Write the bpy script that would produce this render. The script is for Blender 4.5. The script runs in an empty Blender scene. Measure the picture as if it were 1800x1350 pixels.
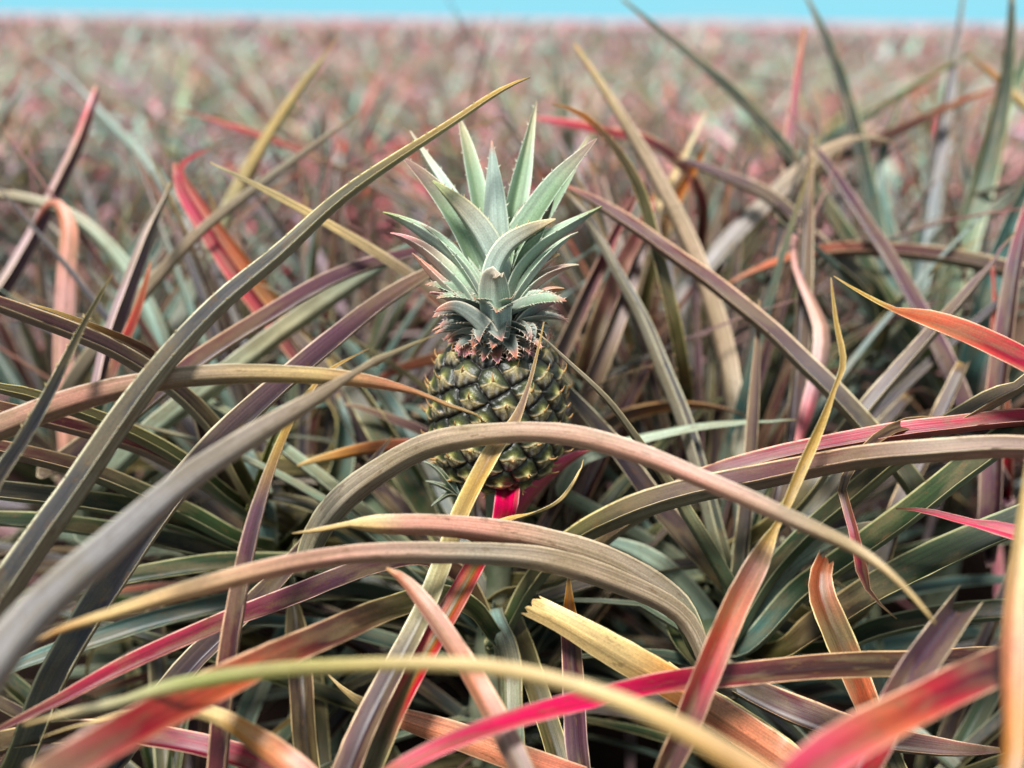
import bpy, math, random
import numpy as np
from mathutils import Vector, Matrix

# ------------------------------------------------------------------ camera
sc = bpy.context.scene
CAMH = 1.0
FPX = 1559.0                      # focal length in photo pixels (1800 wide)
PITCH = 22.4
ROLL = 0.62
cam_d = bpy.data.cameras.new("camera")
cam = bpy.data.objects.new("camera", cam_d)
sc.collection.objects.link(cam)
cam_d.sensor_width = 36.0
cam_d.lens = 36.0 * FPX / 1800.0
cam_d.clip_start = 0.02
cam_d.clip_end = 3000.0
cam.matrix_world = (Matrix.Translation((0, 0, CAMH)) @ Matrix.Rotation(math.radians(90 - PITCH), 4, 'X')
                    @ Matrix.Rotation(math.radians(ROLL), 4, 'Z'))
cam_d.dof.use_dof = True
cam_d.dof.focus_distance = 0.655
cam_d.dof.aperture_fstop = 2.1
sc.camera = cam

# ------------------------------------------------------------------ world and sun
SUN_EL, SUN_AZ = 62.0, -150.0
W = bpy.data.worlds.new("World")
sc.world = W
W.use_nodes = True
nt = W.node_tree
nt.nodes.clear()
def N(tree, t, **kw):
    n = tree.nodes.new(t)
    for k, v in kw.items():
        setattr(n, k, v)
    return n
out = N(nt, 'ShaderNodeOutputWorld')
bg = N(nt, 'ShaderNodeBackground')
sky = N(nt, 'ShaderNodeTexSky', sky_type='NISHITA', sun_disc=False)
sky.sun_elevation = math.radians(SUN_EL)
sky.sun_rotation = math.radians(SUN_AZ)
sky.air_density = 1.0
sky.dust_density = 0.6
sky.ozone_density = 1.5
tc = N(nt, 'ShaderNodeTexCoord')
sep = N(nt, 'ShaderNodeSeparateXYZ')
nt.links.new(tc.outputs['Generated'], sep.inputs[0])
# clear turquoise band low over the field, thin cloud above it
ramp = N(nt, 'ShaderNodeValToRGB')
e = ramp.color_ramp.elements
e[0].position = 0.0; e[0].color = (3.6, 10.6, 13.2, 1)
e[1].position = 0.30; e[1].color = (7.6, 8.0, 8.6, 1)
m = ramp.color_ramp.elements.new(0.10); m.color = (4.2, 10.0, 12.4, 1)
nt.links.new(sep.outputs['Z'], ramp.inputs[0])
noi = N(nt, 'ShaderNodeTexNoise')
noi.inputs['Scale'].default_value = 2.2
noi.inputs['Detail'].default_value = 4
mp = N(nt, 'ShaderNodeMapping')
mp.inputs['Scale'].default_value = (1, 1, 5)
mp.inputs['Location'].default_value = (1.3, 0.2, 0)
nt.links.new(tc.outputs['Generated'], mp.inputs[0])
nt.links.new(mp.outputs[0], noi.inputs['Vector'])
cr = N(nt, 'ShaderNodeValToRGB')
cr.color_ramp.elements[0].position = 0.50; cr.color_ramp.elements[0].color = (0, 0, 0, 1)
cr.color_ramp.elements[1].position = 0.66; cr.color_ramp.elements[1].color = (0.75, 0.75, 0.75, 1)
nt.links.new(noi.outputs['Fac'], cr.inputs[0])
mixc = N(nt, 'ShaderNodeMixRGB')
mixc.inputs[2].default_value = (8.2, 9.6, 9.8, 1)
nt.links.new(cr.outputs[0], mixc.inputs[0])
nt.links.new(ramp.outputs[0], mixc.inputs[1])
mixs = N(nt, 'ShaderNodeMixRGB')
mixs.inputs[0].default_value = 0.85
nt.links.new(sky.outputs[0], mixs.inputs[1])
nt.links.new(mixc.outputs[0], mixs.inputs[2])
nt.links.new(mixs.outputs[0], bg.inputs['Color'])
bg.inputs['Strength'].default_value = 0.053
nt.links.new(bg.outputs[0], out.inputs['Surface'])

sd = bpy.data.lights.new("sun", 'SUN')
sd.energy = 4.2
sd.angle = math.radians(12)
sd.color = (1.0, 0.975, 0.955)
sun = bpy.data.objects.new("sun", sd)
sc.collection.objects.link(sun)
_az = math.radians(SUN_AZ)
sdir = Vector((math.sin(_az) * math.cos(math.radians(SUN_EL)), math.cos(_az) * math.cos(math.radians(SUN_EL)),
               math.sin(math.radians(SUN_EL))))
sun.rotation_euler = sdir.to_track_quat('Z', 'Y').to_euler()

sc.view_settings.view_transform = 'Standard'
sc.view_settings.look = 'None'
sc.view_settings.gamma = 1.0
sc.view_settings.exposure = 0.60
sc.render.engine = 'CYCLES'
sc.cycles.use_denoising = True
sc.cycles.max_bounces = 6
sc.cycles.diffuse_bounces = 4
sc.cycles.glossy_bounces = 2
sc.cycles.transmission_bounces = 2
sc.cycles.transparent_max_bounces = 4

MC = np.array(cam.matrix_world)
CAMP = MC[:3, 3]
def at(px, py, d):
    v = np.array([(px - 900.0) / FPX * d, -(py - 675.0) / FPX * d, -d])
    return MC[:3, :3] @ v + CAMP
def proj(P):
    q = (np.asarray(P) - CAMP) @ MC[:3, :3]
    d = -q[..., 2]
    dd = np.where(np.abs(d) < 1e-6, 1e-6, d)
    return 900 + FPX * q[..., 0] / dd, 675 - FPX * q[..., 1] / dd, d

# ------------------------------------------------------------------ palettes
def lin(h):
    c = np.array([int(h[i:i + 2], 16) for i in (0, 2, 4)]) / 255.0
    return np.where(c <= 0.04045, c / 12.92, ((c + 0.055) / 1.055) ** 2.4)
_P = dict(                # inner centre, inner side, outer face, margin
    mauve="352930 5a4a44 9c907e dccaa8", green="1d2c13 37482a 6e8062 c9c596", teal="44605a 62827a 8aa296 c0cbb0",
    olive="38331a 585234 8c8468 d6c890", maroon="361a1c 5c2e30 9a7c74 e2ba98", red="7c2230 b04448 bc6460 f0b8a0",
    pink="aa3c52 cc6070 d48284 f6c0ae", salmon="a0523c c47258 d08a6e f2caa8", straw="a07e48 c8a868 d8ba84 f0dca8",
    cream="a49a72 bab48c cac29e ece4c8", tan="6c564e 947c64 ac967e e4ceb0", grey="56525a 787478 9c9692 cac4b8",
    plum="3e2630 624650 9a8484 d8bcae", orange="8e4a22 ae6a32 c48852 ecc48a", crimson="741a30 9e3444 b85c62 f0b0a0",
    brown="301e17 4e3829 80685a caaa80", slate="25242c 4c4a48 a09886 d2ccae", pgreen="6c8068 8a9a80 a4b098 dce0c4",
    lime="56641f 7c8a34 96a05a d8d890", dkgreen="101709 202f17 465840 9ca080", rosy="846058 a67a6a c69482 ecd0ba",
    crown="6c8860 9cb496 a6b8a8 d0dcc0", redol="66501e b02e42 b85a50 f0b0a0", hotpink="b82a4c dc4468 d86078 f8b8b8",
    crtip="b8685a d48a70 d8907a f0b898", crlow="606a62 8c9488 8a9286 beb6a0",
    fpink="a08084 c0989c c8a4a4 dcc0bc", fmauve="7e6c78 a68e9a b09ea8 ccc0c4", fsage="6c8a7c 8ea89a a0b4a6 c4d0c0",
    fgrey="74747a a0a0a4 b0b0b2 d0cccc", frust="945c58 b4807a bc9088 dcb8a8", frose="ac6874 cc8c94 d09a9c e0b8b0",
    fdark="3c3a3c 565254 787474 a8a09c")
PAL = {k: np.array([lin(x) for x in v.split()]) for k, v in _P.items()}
def stops(s):
    """'green:0 mauve:.5 straw:1' -> arrays"""
    a = []
    for w in s.split():
        n, _, v = w.partition(':')
        a.append((float(v or 0), PAL[n]))
    return np.array([x[0] for x in a]), np.array([x[1] for x in a])
def palat(st, v):
    vs, cs = st
    o = np.zeros((len(v), 4, 3))
    for i in range(4):
        for j in range(3):
            o[:, i, j] = np.interp(v, vs, cs[:, i, j])
    return o

# ------------------------------------------------------------------ materials
def leaf_material(name, rough=0.40, stri=0.45, blotch=0.6, satur=1.1):
    m = bpy.data.materials.new(name)
    m.use_nodes = True
    t = m.node_tree
    b = t.nodes['Principled BSDF']
    L = t.links.new
    col = N(t, 'ShaderNodeAttribute', attribute_name='Col')
    lf = N(t, 'ShaderNodeAttribute', attribute_name='lf')
    # long fine fibres: across * 1, along * small
    mp = N(t, 'ShaderNodeMapping'); mp.inputs['Scale'].default_value = (13.0, 4.0, 3.0)
    L(lf.outputs['Vector'], mp.inputs[0])
    n1 = N(t, 'ShaderNodeTexNoise'); n1.inputs['Scale'].default_value = 1.0; n1.inputs['Detail'].default_value = 3
    n1.inputs['Roughness'].default_value = 0.7
    L(mp.outputs[0], n1.inputs['Vector'])
    r1 = N(t, 'ShaderNodeMapRange'); r1.inputs[1].default_value = 0.3; r1.inputs[2].default_value = 0.7
    r1.inputs[3].default_value = 1.0 - stri; r1.inputs[4].default_value = 1.0 + stri
    L(n1.outputs['Fac'], r1.inputs[0])
    m1 = N(t, 'ShaderNodeMixRGB', blend_type='MULTIPLY'); m1.inputs[0].default_value = 1.0
    L(col.outputs['Color'], m1.inputs[1]); L(r1.outputs[0], m1.inputs[2])
    # broad tone drift
    mp2 = N(t, 'ShaderNodeMapping'); mp2.inputs['Scale'].default_value = (2.6, 2.4, 3.0)
    L(lf.outputs['Vector'], mp2.inputs[0])
    n2 = N(t, 'ShaderNodeTexNoise'); n2.inputs['Scale'].default_value = 1.0; n2.inputs['Detail'].default_value = 4
    L(mp2.outputs[0], n2.inputs['Vector'])
    r2 = N(t, 'ShaderNodeMapRange'); r2.inputs[1].default_value = 0.3; r2.inputs[2].default_value = 0.7
    r2.inputs[3].default_value = 0.70; r2.inputs[4].default_value = 1.28
    L(n2.outputs['Fac'], r2.inputs[0])
    m2 = N(t, 'ShaderNodeMixRGB', blend_type='MULTIPLY'); m2.inputs[0].default_value = 1.0
    L(m1.outputs[0], m2.inputs[1]); L(r2.outputs[0], m2.inputs[2])
    # brown scars and specks
    mp3 = N(t, 'ShaderNodeMapping'); mp3.inputs['Scale'].default_value = (3.2, 75.0, 7.0)
    L(lf.outputs['Vector'], mp3.inputs[0])
    n3 = N(t, 'ShaderNodeTexNoise'); n3.inputs['Scale'].default_value = 1.0; n3.inputs['Detail'].default_value = 5
    n3.inputs['Roughness'].default_value = 0.65
    L(mp3.outputs[0], n3.inputs['Vector'])
    r3 = N(t, 'ShaderNodeMapRange'); r3.inputs[1].default_value = 0.575; r3.inputs[2].default_value = 0.66
    r3.inputs[3].default_value = 0.0; r3.inputs[4].default_value = blotch
    L(n3.outputs['Fac'], r3.inputs[0])
    m3 = N(t, 'ShaderNodeMixRGB'); m3.inputs[2].default_value = (0.13, 0.07, 0.03, 1)
    L(r3.outputs[0], m3.inputs[0]); L(m2.outputs[0], m3.inputs[1])
    mp5 = N(t, 'ShaderNodeMapping'); mp5.inputs['Scale'].default_value = (1.3, 20.0, 4.0)
    L(lf.outputs['Vector'], mp5.inputs[0])
    n5 = N(t, 'ShaderNodeTexNoise'); n5.inputs['Scale'].default_value = 1.0; n5.inputs['Detail'].default_value = 3
    L(mp5.outputs[0], n5.inputs['Vector'])
    r5 = N(t, 'ShaderNodeMapRange'); r5.inputs[1].default_value = 0.47; r5.inputs[2].default_value = 0.62
    r5.inputs[3].default_value = 0.0; r5.inputs[4].default_value = 0.40 * min(1, blotch * 2)
    L(n5.outputs['Fac'], r5.inputs[0])
    m5 = N(t, 'ShaderNodeMixRGB'); m5.inputs[2].default_value = (0.22, 0.17, 0.09, 1)
    L(r5.outputs[0], m5.inputs[0]); L(m3.outputs[0], m5.inputs[1]); m3 = m5
    # powdery scale bloom, fine grains
    n4 = N(t, 'ShaderNodeTexNoise'); n4.inputs['Scale'].default_value = 900; n4.inputs['Detail'].default_value = 2
    tco = N(t, 'ShaderNodeTexCoord'); L(tco.outputs['Object'], n4.inputs['Vector'])
    r4 = N(t, 'ShaderNodeMapRange'); r4.inputs[1].default_value = 0.35; r4.inputs[2].default_value = 0.65
    r4.inputs[3].default_value = 0.86; r4.inputs[4].default_value = 1.14
    L(n4.outputs['Fac'], r4.inputs[0])
    m4 = N(t, 'ShaderNodeMixRGB', blend_type='MULTIPLY'); m4.inputs[0].default_value = 1.0
    L(m3.outputs[0], m4.inputs[1]); L(r4.outputs[0], m4.inputs[2])
    hs = N(t, 'ShaderNodeHueSaturation'); hs.inputs['Saturation'].default_value = satur
    L(m4.outputs[0], hs.inputs['Color'])
    L(hs.outputs[0], b.inputs['Base Color'])
    b.inputs['Roughness'].default_value = rough
    b.inputs['Specular IOR Level'].default_value = 0.45
    bp = N(t, 'ShaderNodeBump'); bp.inputs['Strength'].default_value = 0.35; bp.inputs['Distance'].default_value = 0.0006
    L(n1.outputs['Fac'], bp.inputs['Height']); L(bp.outputs[0], b.inputs['Normal'])
    # thin leaf lets a little light through
    tr = N(t, 'ShaderNodeBsdfTranslucent'); L(hs.outputs[0], tr.inputs['Color'])
    mx = N(t, 'ShaderNodeMixShader'); mx.inputs[0].default_value = 0.09
    L(b.outputs[0], mx.inputs[1]); L(tr.outputs[0], mx.inputs[2])
    o = t.nodes['Material Output']; L(mx.outputs[0], o.inputs['Surface'])
    return m
M_LEAF = leaf_material("leaf_blade")
M_FIELD = leaf_material("field_leaf_blade", rough=0.5, stri=0.2, blotch=0.05, satur=1.4)
M_CROWN = leaf_material("crown_leaf_blade", rough=0.55, stri=0.16, blotch=0.08, satur=.92)

def simple_material(name, c1, c2, scale, rough=0.8, bump=0.0, attr=False):
    m = bpy.data.materials.new(name); m.use_nodes = True
    t = m.node_tree; b = t.nodes['Principled BSDF']; L = t.links.new
    if rough > .9: b.inputs['Specular IOR Level'].default_value = 0.05
    tco = N(t, 'ShaderNodeTexCoord')
    n1 = N(t, 'ShaderNodeTexNoise'); n1.inputs['Scale'].default_value = scale; n1.inputs['Detail'].default_value = 6
    L(tco.outputs['Object'], n1.inputs['Vector'])
    cr = N(t, 'ShaderNodeValToRGB')
    cr.color_ramp.elements[0].position = 0.3; cr.color_ramp.elements[0].color = (*c1, 1)
    cr.color_ramp.elements[1].position = 0.7; cr.color_ramp.elements[1].color = (*c2, 1)
    L(n1.outputs['Fac'], cr.inputs[0])
    if attr:
        col = N(t, 'ShaderNodeAttribute', attribute_name='Col')
        mm = N(t, 'ShaderNodeMixRGB', blend_type='MULTIPLY'); mm.inputs[0].default_value = 1
        L(cr.outputs[0], mm.inputs[1]); L(col.outputs['Color'], mm.inputs[2]); L(mm.outputs[0], b.inputs['Base Color'])
    else:
        L(cr.outputs[0], b.inputs['Base Color'])
    b.inputs['Roughness'].default_value = rough
    if bump:
        bp = N(t, 'ShaderNodeBump'); bp.inputs['Strength'].default_value = 0.8; bp.inputs['Distance'].default_value = bump
        L(n1.outputs['Fac'], bp.inputs['Height']); L(bp.outputs[0], b.inputs['Normal'])
    return m
M_SOIL = simple_material("red_soil", (0.008, 0.005, 0.004), (0.026, 0.014, 0.010), 14, 0.95, 0.02)
M_STALK = simple_material("stalk_skin", (0.12, 0.15, 0.08), (0.30, 0.30, 0.20), 60, 0.6, 0.001)
M_FRUIT = simple_material("fruit_rind", (0.62, 0.62, 0.62), (1.3, 1.3, 1.25), 700, 0.40, 0.0004, attr=True)
M_SPINE = simple_material("dry_spine", (0.30, 0.17, 0.09), (0.62, 0.48, 0.28), 200, 0.7)

# ------------------------------------------------------------------ mesh collector
class Geo:
    def __init__(s):
        s.v, s.f, s.c, s.l, s.n = [], [], [], [], 0
    def add(s, v, f, c, l):
        s.v.append(v); s.c.append(c); s.l.append(l); s.f.append(np.asarray(f) + s.n); s.n += len(v)
    def mesh(s, name, mat, smooth=True, origin=None):
        v = np.concatenate(s.v); c = np.concatenate(s.c); l = np.concatenate(s.l)
        if origin is not None:
            v = v - np.asarray(origin)
        faces = np.concatenate(s.f)            # quads only (n,4); triangles repeat their last index
        quad = faces[:, 3] != faces[:, 2]
        sizes = np.where(quad, 4, 3)
        idx = faces.ravel()[np.repeat(True, faces.size)]
        keep = np.ones(faces.shape, bool); keep[~quad, 3] = False
        idx = faces[keep]
        me = bpy.data.meshes.new(name)
        me.vertices.add(len(v)); me.vertices.foreach_set('co', v.ravel().astype(np.float32))
        me.loops.add(len(idx)); me.loops.foreach_set('vertex_index', idx.astype(np.int32))
        me.polygons.add(len(faces))
        st = np.concatenate([[0], np.cumsum(sizes)[:-1]])
        me.polygons.foreach_set('loop_start', st.astype(np.int32))
        me.polygons.foreach_set('loop_total', sizes.astype(np.int32))
        me.update(calc_edges=True)
        if smooth:
            me.polygons.foreach_set('use_smooth', np.ones(len(faces), bool))
        a = me.attributes.new('Col', 'FLOAT_COLOR', 'POINT')
        a.data.foreach_set('color', np.concatenate([c, np.ones((len(c), 1))], 1).ravel().astype(np.float32))
        a = me.attributes.new('lf', 'FLOAT_VECTOR', 'POINT')
        a.data.foreach_set('vector', l.ravel().astype(np.float32))
        me.materials.append(mat)
        return me

def catmull(P, n):
    """P: k x m control rows, arc-length-like parameter on the first three columns."""
    P = np.asarray(P, float)
    if len(P) == 2:
        t = np.linspace(0, 1, n)[:, None]
        return P[0] * (1 - t) + P[1] * t
    k = len(P)
    d = np.linalg.norm(np.diff(P[:, :3], axis=0), axis=1) + 1e-6
    t = np.concatenate([[0], np.cumsum(np.sqrt(d))])
    # tangents (non-uniform)
    m = np.zeros_like(P)
    for i in range(1, k - 1):
        h0, h1 = t[i] - t[i - 1], t[i + 1] - t[i]
        m[i] = ((P[i] - P[i - 1]) / h0 * h1 + (P[i + 1] - P[i]) / h1 * h0) / (h0 + h1)
    m[0] = 2 * (P[1] - P[0]) / (t[1] - t[0]) - m[1]
    m[-1] = 2 * (P[-1] - P[-2]) / (t[-1] - t[-2]) - m[-2]
    # sample evenly by length
    uu = np.linspace(0, 1, n)
    L = np.concatenate([[0], np.cumsum(d)]); L /= L[-1]
    tt = np.interp(uu, L, t)
    o = np.zeros((n, P.shape[1]))
    for q, x in enumerate(tt):
        i = min(max(np.searchsorted(t, x, side='right') - 1, 0), k - 2)
        h = t[i + 1] - t[i]; s = (x - t[i]) / h
        o[q] = ((2 * s**3 - 3 * s**2 + 1) * P[i] + (s**3 - 2 * s**2 + s) * h * m[i]
                + (-2 * s**3 + 3 * s**2) * P[i + 1] + (s**3 - s**2) * h * m[i + 1])
    return o

US = np.array([-1, -.955, -.9, -.6, -.28, -.06, .06, .28, .6, .9, .955, 1.0])
US_LO = np.array([-1, -.4, 0, .4, 1.0])
def nrm(a):
    return a / (np.linalg.norm(a, axis=-1, keepdims=True) + 1e-12)

def blade(g, path, width, nor, st, fold=30, thick=0.0012, spines=0, torn=False, us=US, seed=0, vcol=None, bright=1.0,
          keep_at=None, wave=0.0, spsize=1.0, rough_=1.0, dry=0.0):
    """a leaf: path n x 3, width n (metres, real), nor n x 3 (direction the channel opens to)."""
    n = len(path); k = len(us)
    rs = np.random.RandomState(seed)
    q_ = np.linspace(0, 1, n)
    ln_ = np.linalg.norm(np.diff(path, axis=0), axis=1).sum()
    amp = .0035 * rough_ * ln_
    for f_ in (3, 7, 13):
        path = path + np.sin(q_[:, None] * f_ * 3 + rs.rand(3) * 6.3) * amp / f_ * 2.2 * np.clip(q_ * 6, 0, 1)[:, None] * (nor * .8 + .2)
    T = nrm(np.gradient(path, axis=0))
    Nn = nrm(nor - (nor * T).sum(1, keepdims=True) * T)
    B = np.cross(T, Nn)
    seg = np.linalg.norm(np.diff(path, axis=0), axis=1)
    s = np.concatenate([[0], np.cumsum(seg)])
    v = s / s[-1] if vcol is None else vcol
    F = np.radians(np.broadcast_to(fold, (n,)).astype(float))
    h = width / 2
    if dry > .03:
        vv_ = np.linspace(0, 1, n); dm = np.clip((vv_ - (1 - dry * 2.2)) / .04, 0, 1)
        h = h * (1 - dm * rs.uniform(.15, .6, n))
        path = path + Nn * (dm * np.sin(vv_ * 60 + rs.rand() * 6) * .0009)[:, None]
    z = np.sqrt(us**2 + 0.006) - math.sqrt(0.006)
    wob = 1 + wave * np.sin(s * 55 + rs.rand() * 9) * 0.5
    X = us[None, :] * np.cos(F)[:, None] * (h * wob)[:, None]
    X = X * (1 + (np.abs(us) > .8)[None, :] * rs.normal(0, .018 * rough_, (n, k)))
    Z = z[None, :] * np.sin(F)[:, None] * h[:, None]
    th = thick * np.clip(h / 0.01, 0.25, 1.2)[:, None] * (1 - 0.75 * us**2)[None, :]
    up = path[:, None] + B[:, None] * X[..., None] + Nn[:, None] * Z[..., None]
    lo = up - Nn[:, None] * (th + 0.0002)[..., None]
    if torn:
        ext = (np.abs(us) ** 3 * 1.1 - 0.35 + 0.25 * rs.rand(k)) * h[-1] if torn == 2 else (rs.rand(k) * .7 + us * rs.uniform(-.5, .5)) * h[-1]
        up[-1] += T[-1] * ext[:, None]; lo[-1] += T[-1] * ext[:, None]
    V = np.concatenate([up, lo[:, ::-1]], 1).reshape(-1, 3)
    kk = 2 * k
    i = np.arange(n - 1)[:, None] * kk; j = np.arange(kk)[None, :]; j2 = (j + 1) % kk
    Fc = np.stack([i + j, i + j2, i + kk + j2, i + kk + j], -1).reshape(-1, 4)
    caps = []
    for base, flip in ((0, False), ((n - 1) * kk, True)):
        for q in range(k - 1):
            c = [base + q, base + kk - 1 - q, base + kk - 2 - q, base + q + 1]
            caps.append(c[::-1] if flip else c)
    Fc = np.concatenate([Fc, np.array(caps)])
    pc = palat(st, v) * bright
    if dry > 0:
        dt = np.clip((v - (1 - dry)) / .03, 0, 1)[:, None, None]
        pc = pc * (1 - dt) + dt * np.array([PAL['brown'][2] * .7, PAL['straw'][1] * .8, PAL['straw'][2] * .8, PAL['brown'][2]])[None]
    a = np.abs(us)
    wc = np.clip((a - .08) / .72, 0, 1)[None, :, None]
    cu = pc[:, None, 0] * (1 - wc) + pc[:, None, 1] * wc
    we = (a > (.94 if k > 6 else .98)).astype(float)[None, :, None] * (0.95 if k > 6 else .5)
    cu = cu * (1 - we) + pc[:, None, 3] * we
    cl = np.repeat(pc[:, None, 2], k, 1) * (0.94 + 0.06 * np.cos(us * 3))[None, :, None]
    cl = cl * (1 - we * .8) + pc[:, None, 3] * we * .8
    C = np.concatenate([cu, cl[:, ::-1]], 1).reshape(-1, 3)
    r = rs.rand() * 50
    lu = np.stack([np.broadcast_to(us[None], (n, k)), np.broadcast_to(s[:, None], (n, k)), np.full((n, k), r)], -1)
    ll = lu[:, ::-1].copy(); ll[..., 2] += 5
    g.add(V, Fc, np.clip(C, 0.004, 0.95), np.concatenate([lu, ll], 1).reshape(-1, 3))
    if spines > 0:
        L0, tot = s[-1] * (1 - spines), s[-1]
        for sgn, ci in ((-1, 0), (1, k - 1)):
            q = L0 + rs.rand() * 0.01
            while q < tot * 0.97:
                x = np.array([np.interp(q, s, up[:, ci, d]) for d in range(3)])
                tt = np.array([np.interp(q, s, T[:, d]) for d in range(3)])
                bb = np.array([np.interp(q, s, B[:, d]) for d in range(3)]) * sgn
                nn = np.array([np.interp(q, s, Nn[:, d]) for d in range(3)])
                ln = rs.uniform(.0014, .0026) * spsize
                tip = x + bb * ln + tt * ln * .9
                vv = np.array([x - tt * ln * .55 - bb * .0003, x + tt * ln * .35 - bb * .0003, x + nn * .0005, tip])
                ec = palat(st, np.array([q / tot]))[0, 3] * .8 + np.array([.1, .03, .02])
                g.add(vv, [[0, 1, 3, 3], [1, 2, 3, 3], [2, 0, 3, 3]], np.repeat(ec[None], 4, 0), np.zeros((4, 3)))
                q += rs.uniform(.008, .022) if spsize == 1 else rs.uniform(.0018, .0045)

def link(o, parent=None):
    sc.collection.objects.link(o)
    if parent is not None:
        o.parent = parent
        o.matrix_parent_inverse = parent.matrix_world.inverted()
    return o
def empty(name, loc, label, cat, group=None):
    o = bpy.data.objects.new(name, None)
    o.empty_display_size = 0.05
    o.location = loc
    sc.collection.objects.link(o)
    o.matrix_world = Matrix.Translation(loc)
    o['label'] = label; o['category'] = cat
    if group:
        o['group'] = group
    return o
def obj(name, me, parent=None, loc=(0, 0, 0)):
    o = bpy.data.objects.new(name, me)
    sc.collection.objects.link(o)
    if parent is not None:
        o.parent = parent
    o.location = loc
    return o

# ------------------------------------------------------------------ traced leaves: real 3-D curves
UPV = np.array([0, 0, 1.0])
def traced(plant_base, pts, pal, roll=(0, 0), fold=32, spines=0.0, torn=False, ext=True, seed=1, bright=1.0, thick=.0013,
           n=None, wave=0.06, ws=.79):
    """pts: (px, py, width px, depth cm) from base to tip."""
    P = np.array([at(a, b, d / 100.0) for a, b, w, d in pts])
    wd = np.array([ws * w * d / 100.0 / FPX for a, b, w, d in pts])
    isext = np.zeros(len(P))
    if ext == 'A':
        plant_base = PL['A'][1] - np.array([0, 0, .05])
    if ext and plant_base is not None:
        Q0, t0 = P[0], nrm(P[0] - P[1])
        pb = np.asarray(plant_base)
        D = np.linalg.norm(pb - Q0)
        if D > 0.03:
            t1 = nrm(nrm(Q0 - pb) + np.array([0, 0, 0.9]))
            ex = []
            for s in (0.0, 0.25, 0.5, 0.75):
                hh = ((2*s**3 - 3*s**2 + 1) * pb + (s**3 - 2*s**2 + s) * t1 * D * .9
                      + (-2*s**3 + 3*s**2) * Q0 + (s**3 - s**2) * (-t0) * D * .9)
                ex.append(hh)
            P = np.concatenate([np.array(ex), P])
            wd = np.concatenate([np.linspace(.020, wd[0], 5)[:4], wd])
            isext = np.concatenate([np.ones(4), isext])
    full = catmull(np.concatenate([P, wd[:, None]], 1), n or max(26, int(len(P) * 5)))
    path, w = full[:, :3], np.clip(full[:, 3], 0.0002, 1)
    T = nrm(np.gradient(path, axis=0))
    Cd = CAMP - path
    Cd = nrm(Cd - (Cd * T).sum(1, keepdims=True) * T)
    B = np.cross(T, Cd)
    hint = UPV + MC[:3, 0] * 0.25
    sg = 1.0 if (B @ hint).sum() > 0 else -1.0
    m = len(path)
    r = np.radians(np.linspace(roll[0], roll[1], m))
    nor = Cd * np.cos(r)[:, None] + B * sg * np.sin(r)[:, None]
    # real width such that the silhouette has the wanted width
    Fr = math.radians(fold if fold < 34 else min(52, fold * 1.2))
    x = US * math.cos(Fr); z = (np.sqrt(US**2 + .006) - math.sqrt(.006)) * math.sin(Fr)
    ex = np.array([np.ptp(x * math.cos(q) + z * math.sin(q)) for q in r]) / 2
    w = w / np.clip(ex, .5, 1.2)
    # palette position counts only the traced part
    s = np.concatenate([[0], np.cumsum(np.linalg.norm(np.diff(path, axis=0), axis=1))])
    if isext.any():
        j = np.argmin(np.linalg.norm(path - P[4], axis=1)); s0 = s[j]
        v = np.clip((s - s0) / (s[-1] - s0), 0, 1)
    else:
        v = s / s[-1]
    g = Geo()
    blade(g, path, w, nor, stops(pal), fold=(fold if fold < 34 else min(52, fold * 1.2)), thick=thick, spines=spines, torn=torn, seed=seed, vcol=v, bright=bright, wave=wave, dry=(.05 if seed % 5 == 0 else .02) if plant_base is not None and not torn else 0, rough_=1 if plant_base is not None else .3)
    return g


# ------------------------------------------------------------------ setting
def grid_sheet(name, x0, x1, y0, y1, nx, ny, fz, mat, cf=None):
    X, Y = np.meshgrid(np.linspace(x0, x1, nx), np.linspace(y0, y1, ny))
    V = np.stack([X, Y, fz(X, Y)], -1).reshape(-1, 3)
    i = (np.arange(ny - 1)[:, None] * nx + np.arange(nx - 1)[None]).ravel()
    F = np.stack([i, i + 1, i + nx + 1, i + nx], -1)
    g = Geo(); C = np.ones((len(V), 3)) if cf is None else cf(V)
    g.add(V, F, C, np.zeros((len(V), 3)))
    return obj(name, g.mesh(name, mat))
soil = grid_sheet('soil_ground', -900, 900, -20, 1500, 3, 3, lambda X, Y: X * 0 - 0.02, M_SOIL)
soil['kind'] = 'structure'
_r = np.random.RandomState(4)
_ph = _r.rand(12, 4) * 6.3
def bumps(X, Y, a=0.018):
    z = X * 0
    for i in range(12):
        k = 3 + i * 2.3
        z = z + np.sin(X * k * math.cos(_ph[i, 0]) + Y * k * math.sin(_ph[i, 0]) + _ph[i, 1]) * a / (1 + i * .5)
    return z
near_soil = grid_sheet('furrowed_soil', -5, 5, -1, 9, 220, 220, lambda X, Y: 0.012 + bumps(X, Y), M_SOIL)
near_soil['kind'] = 'structure'

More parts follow.
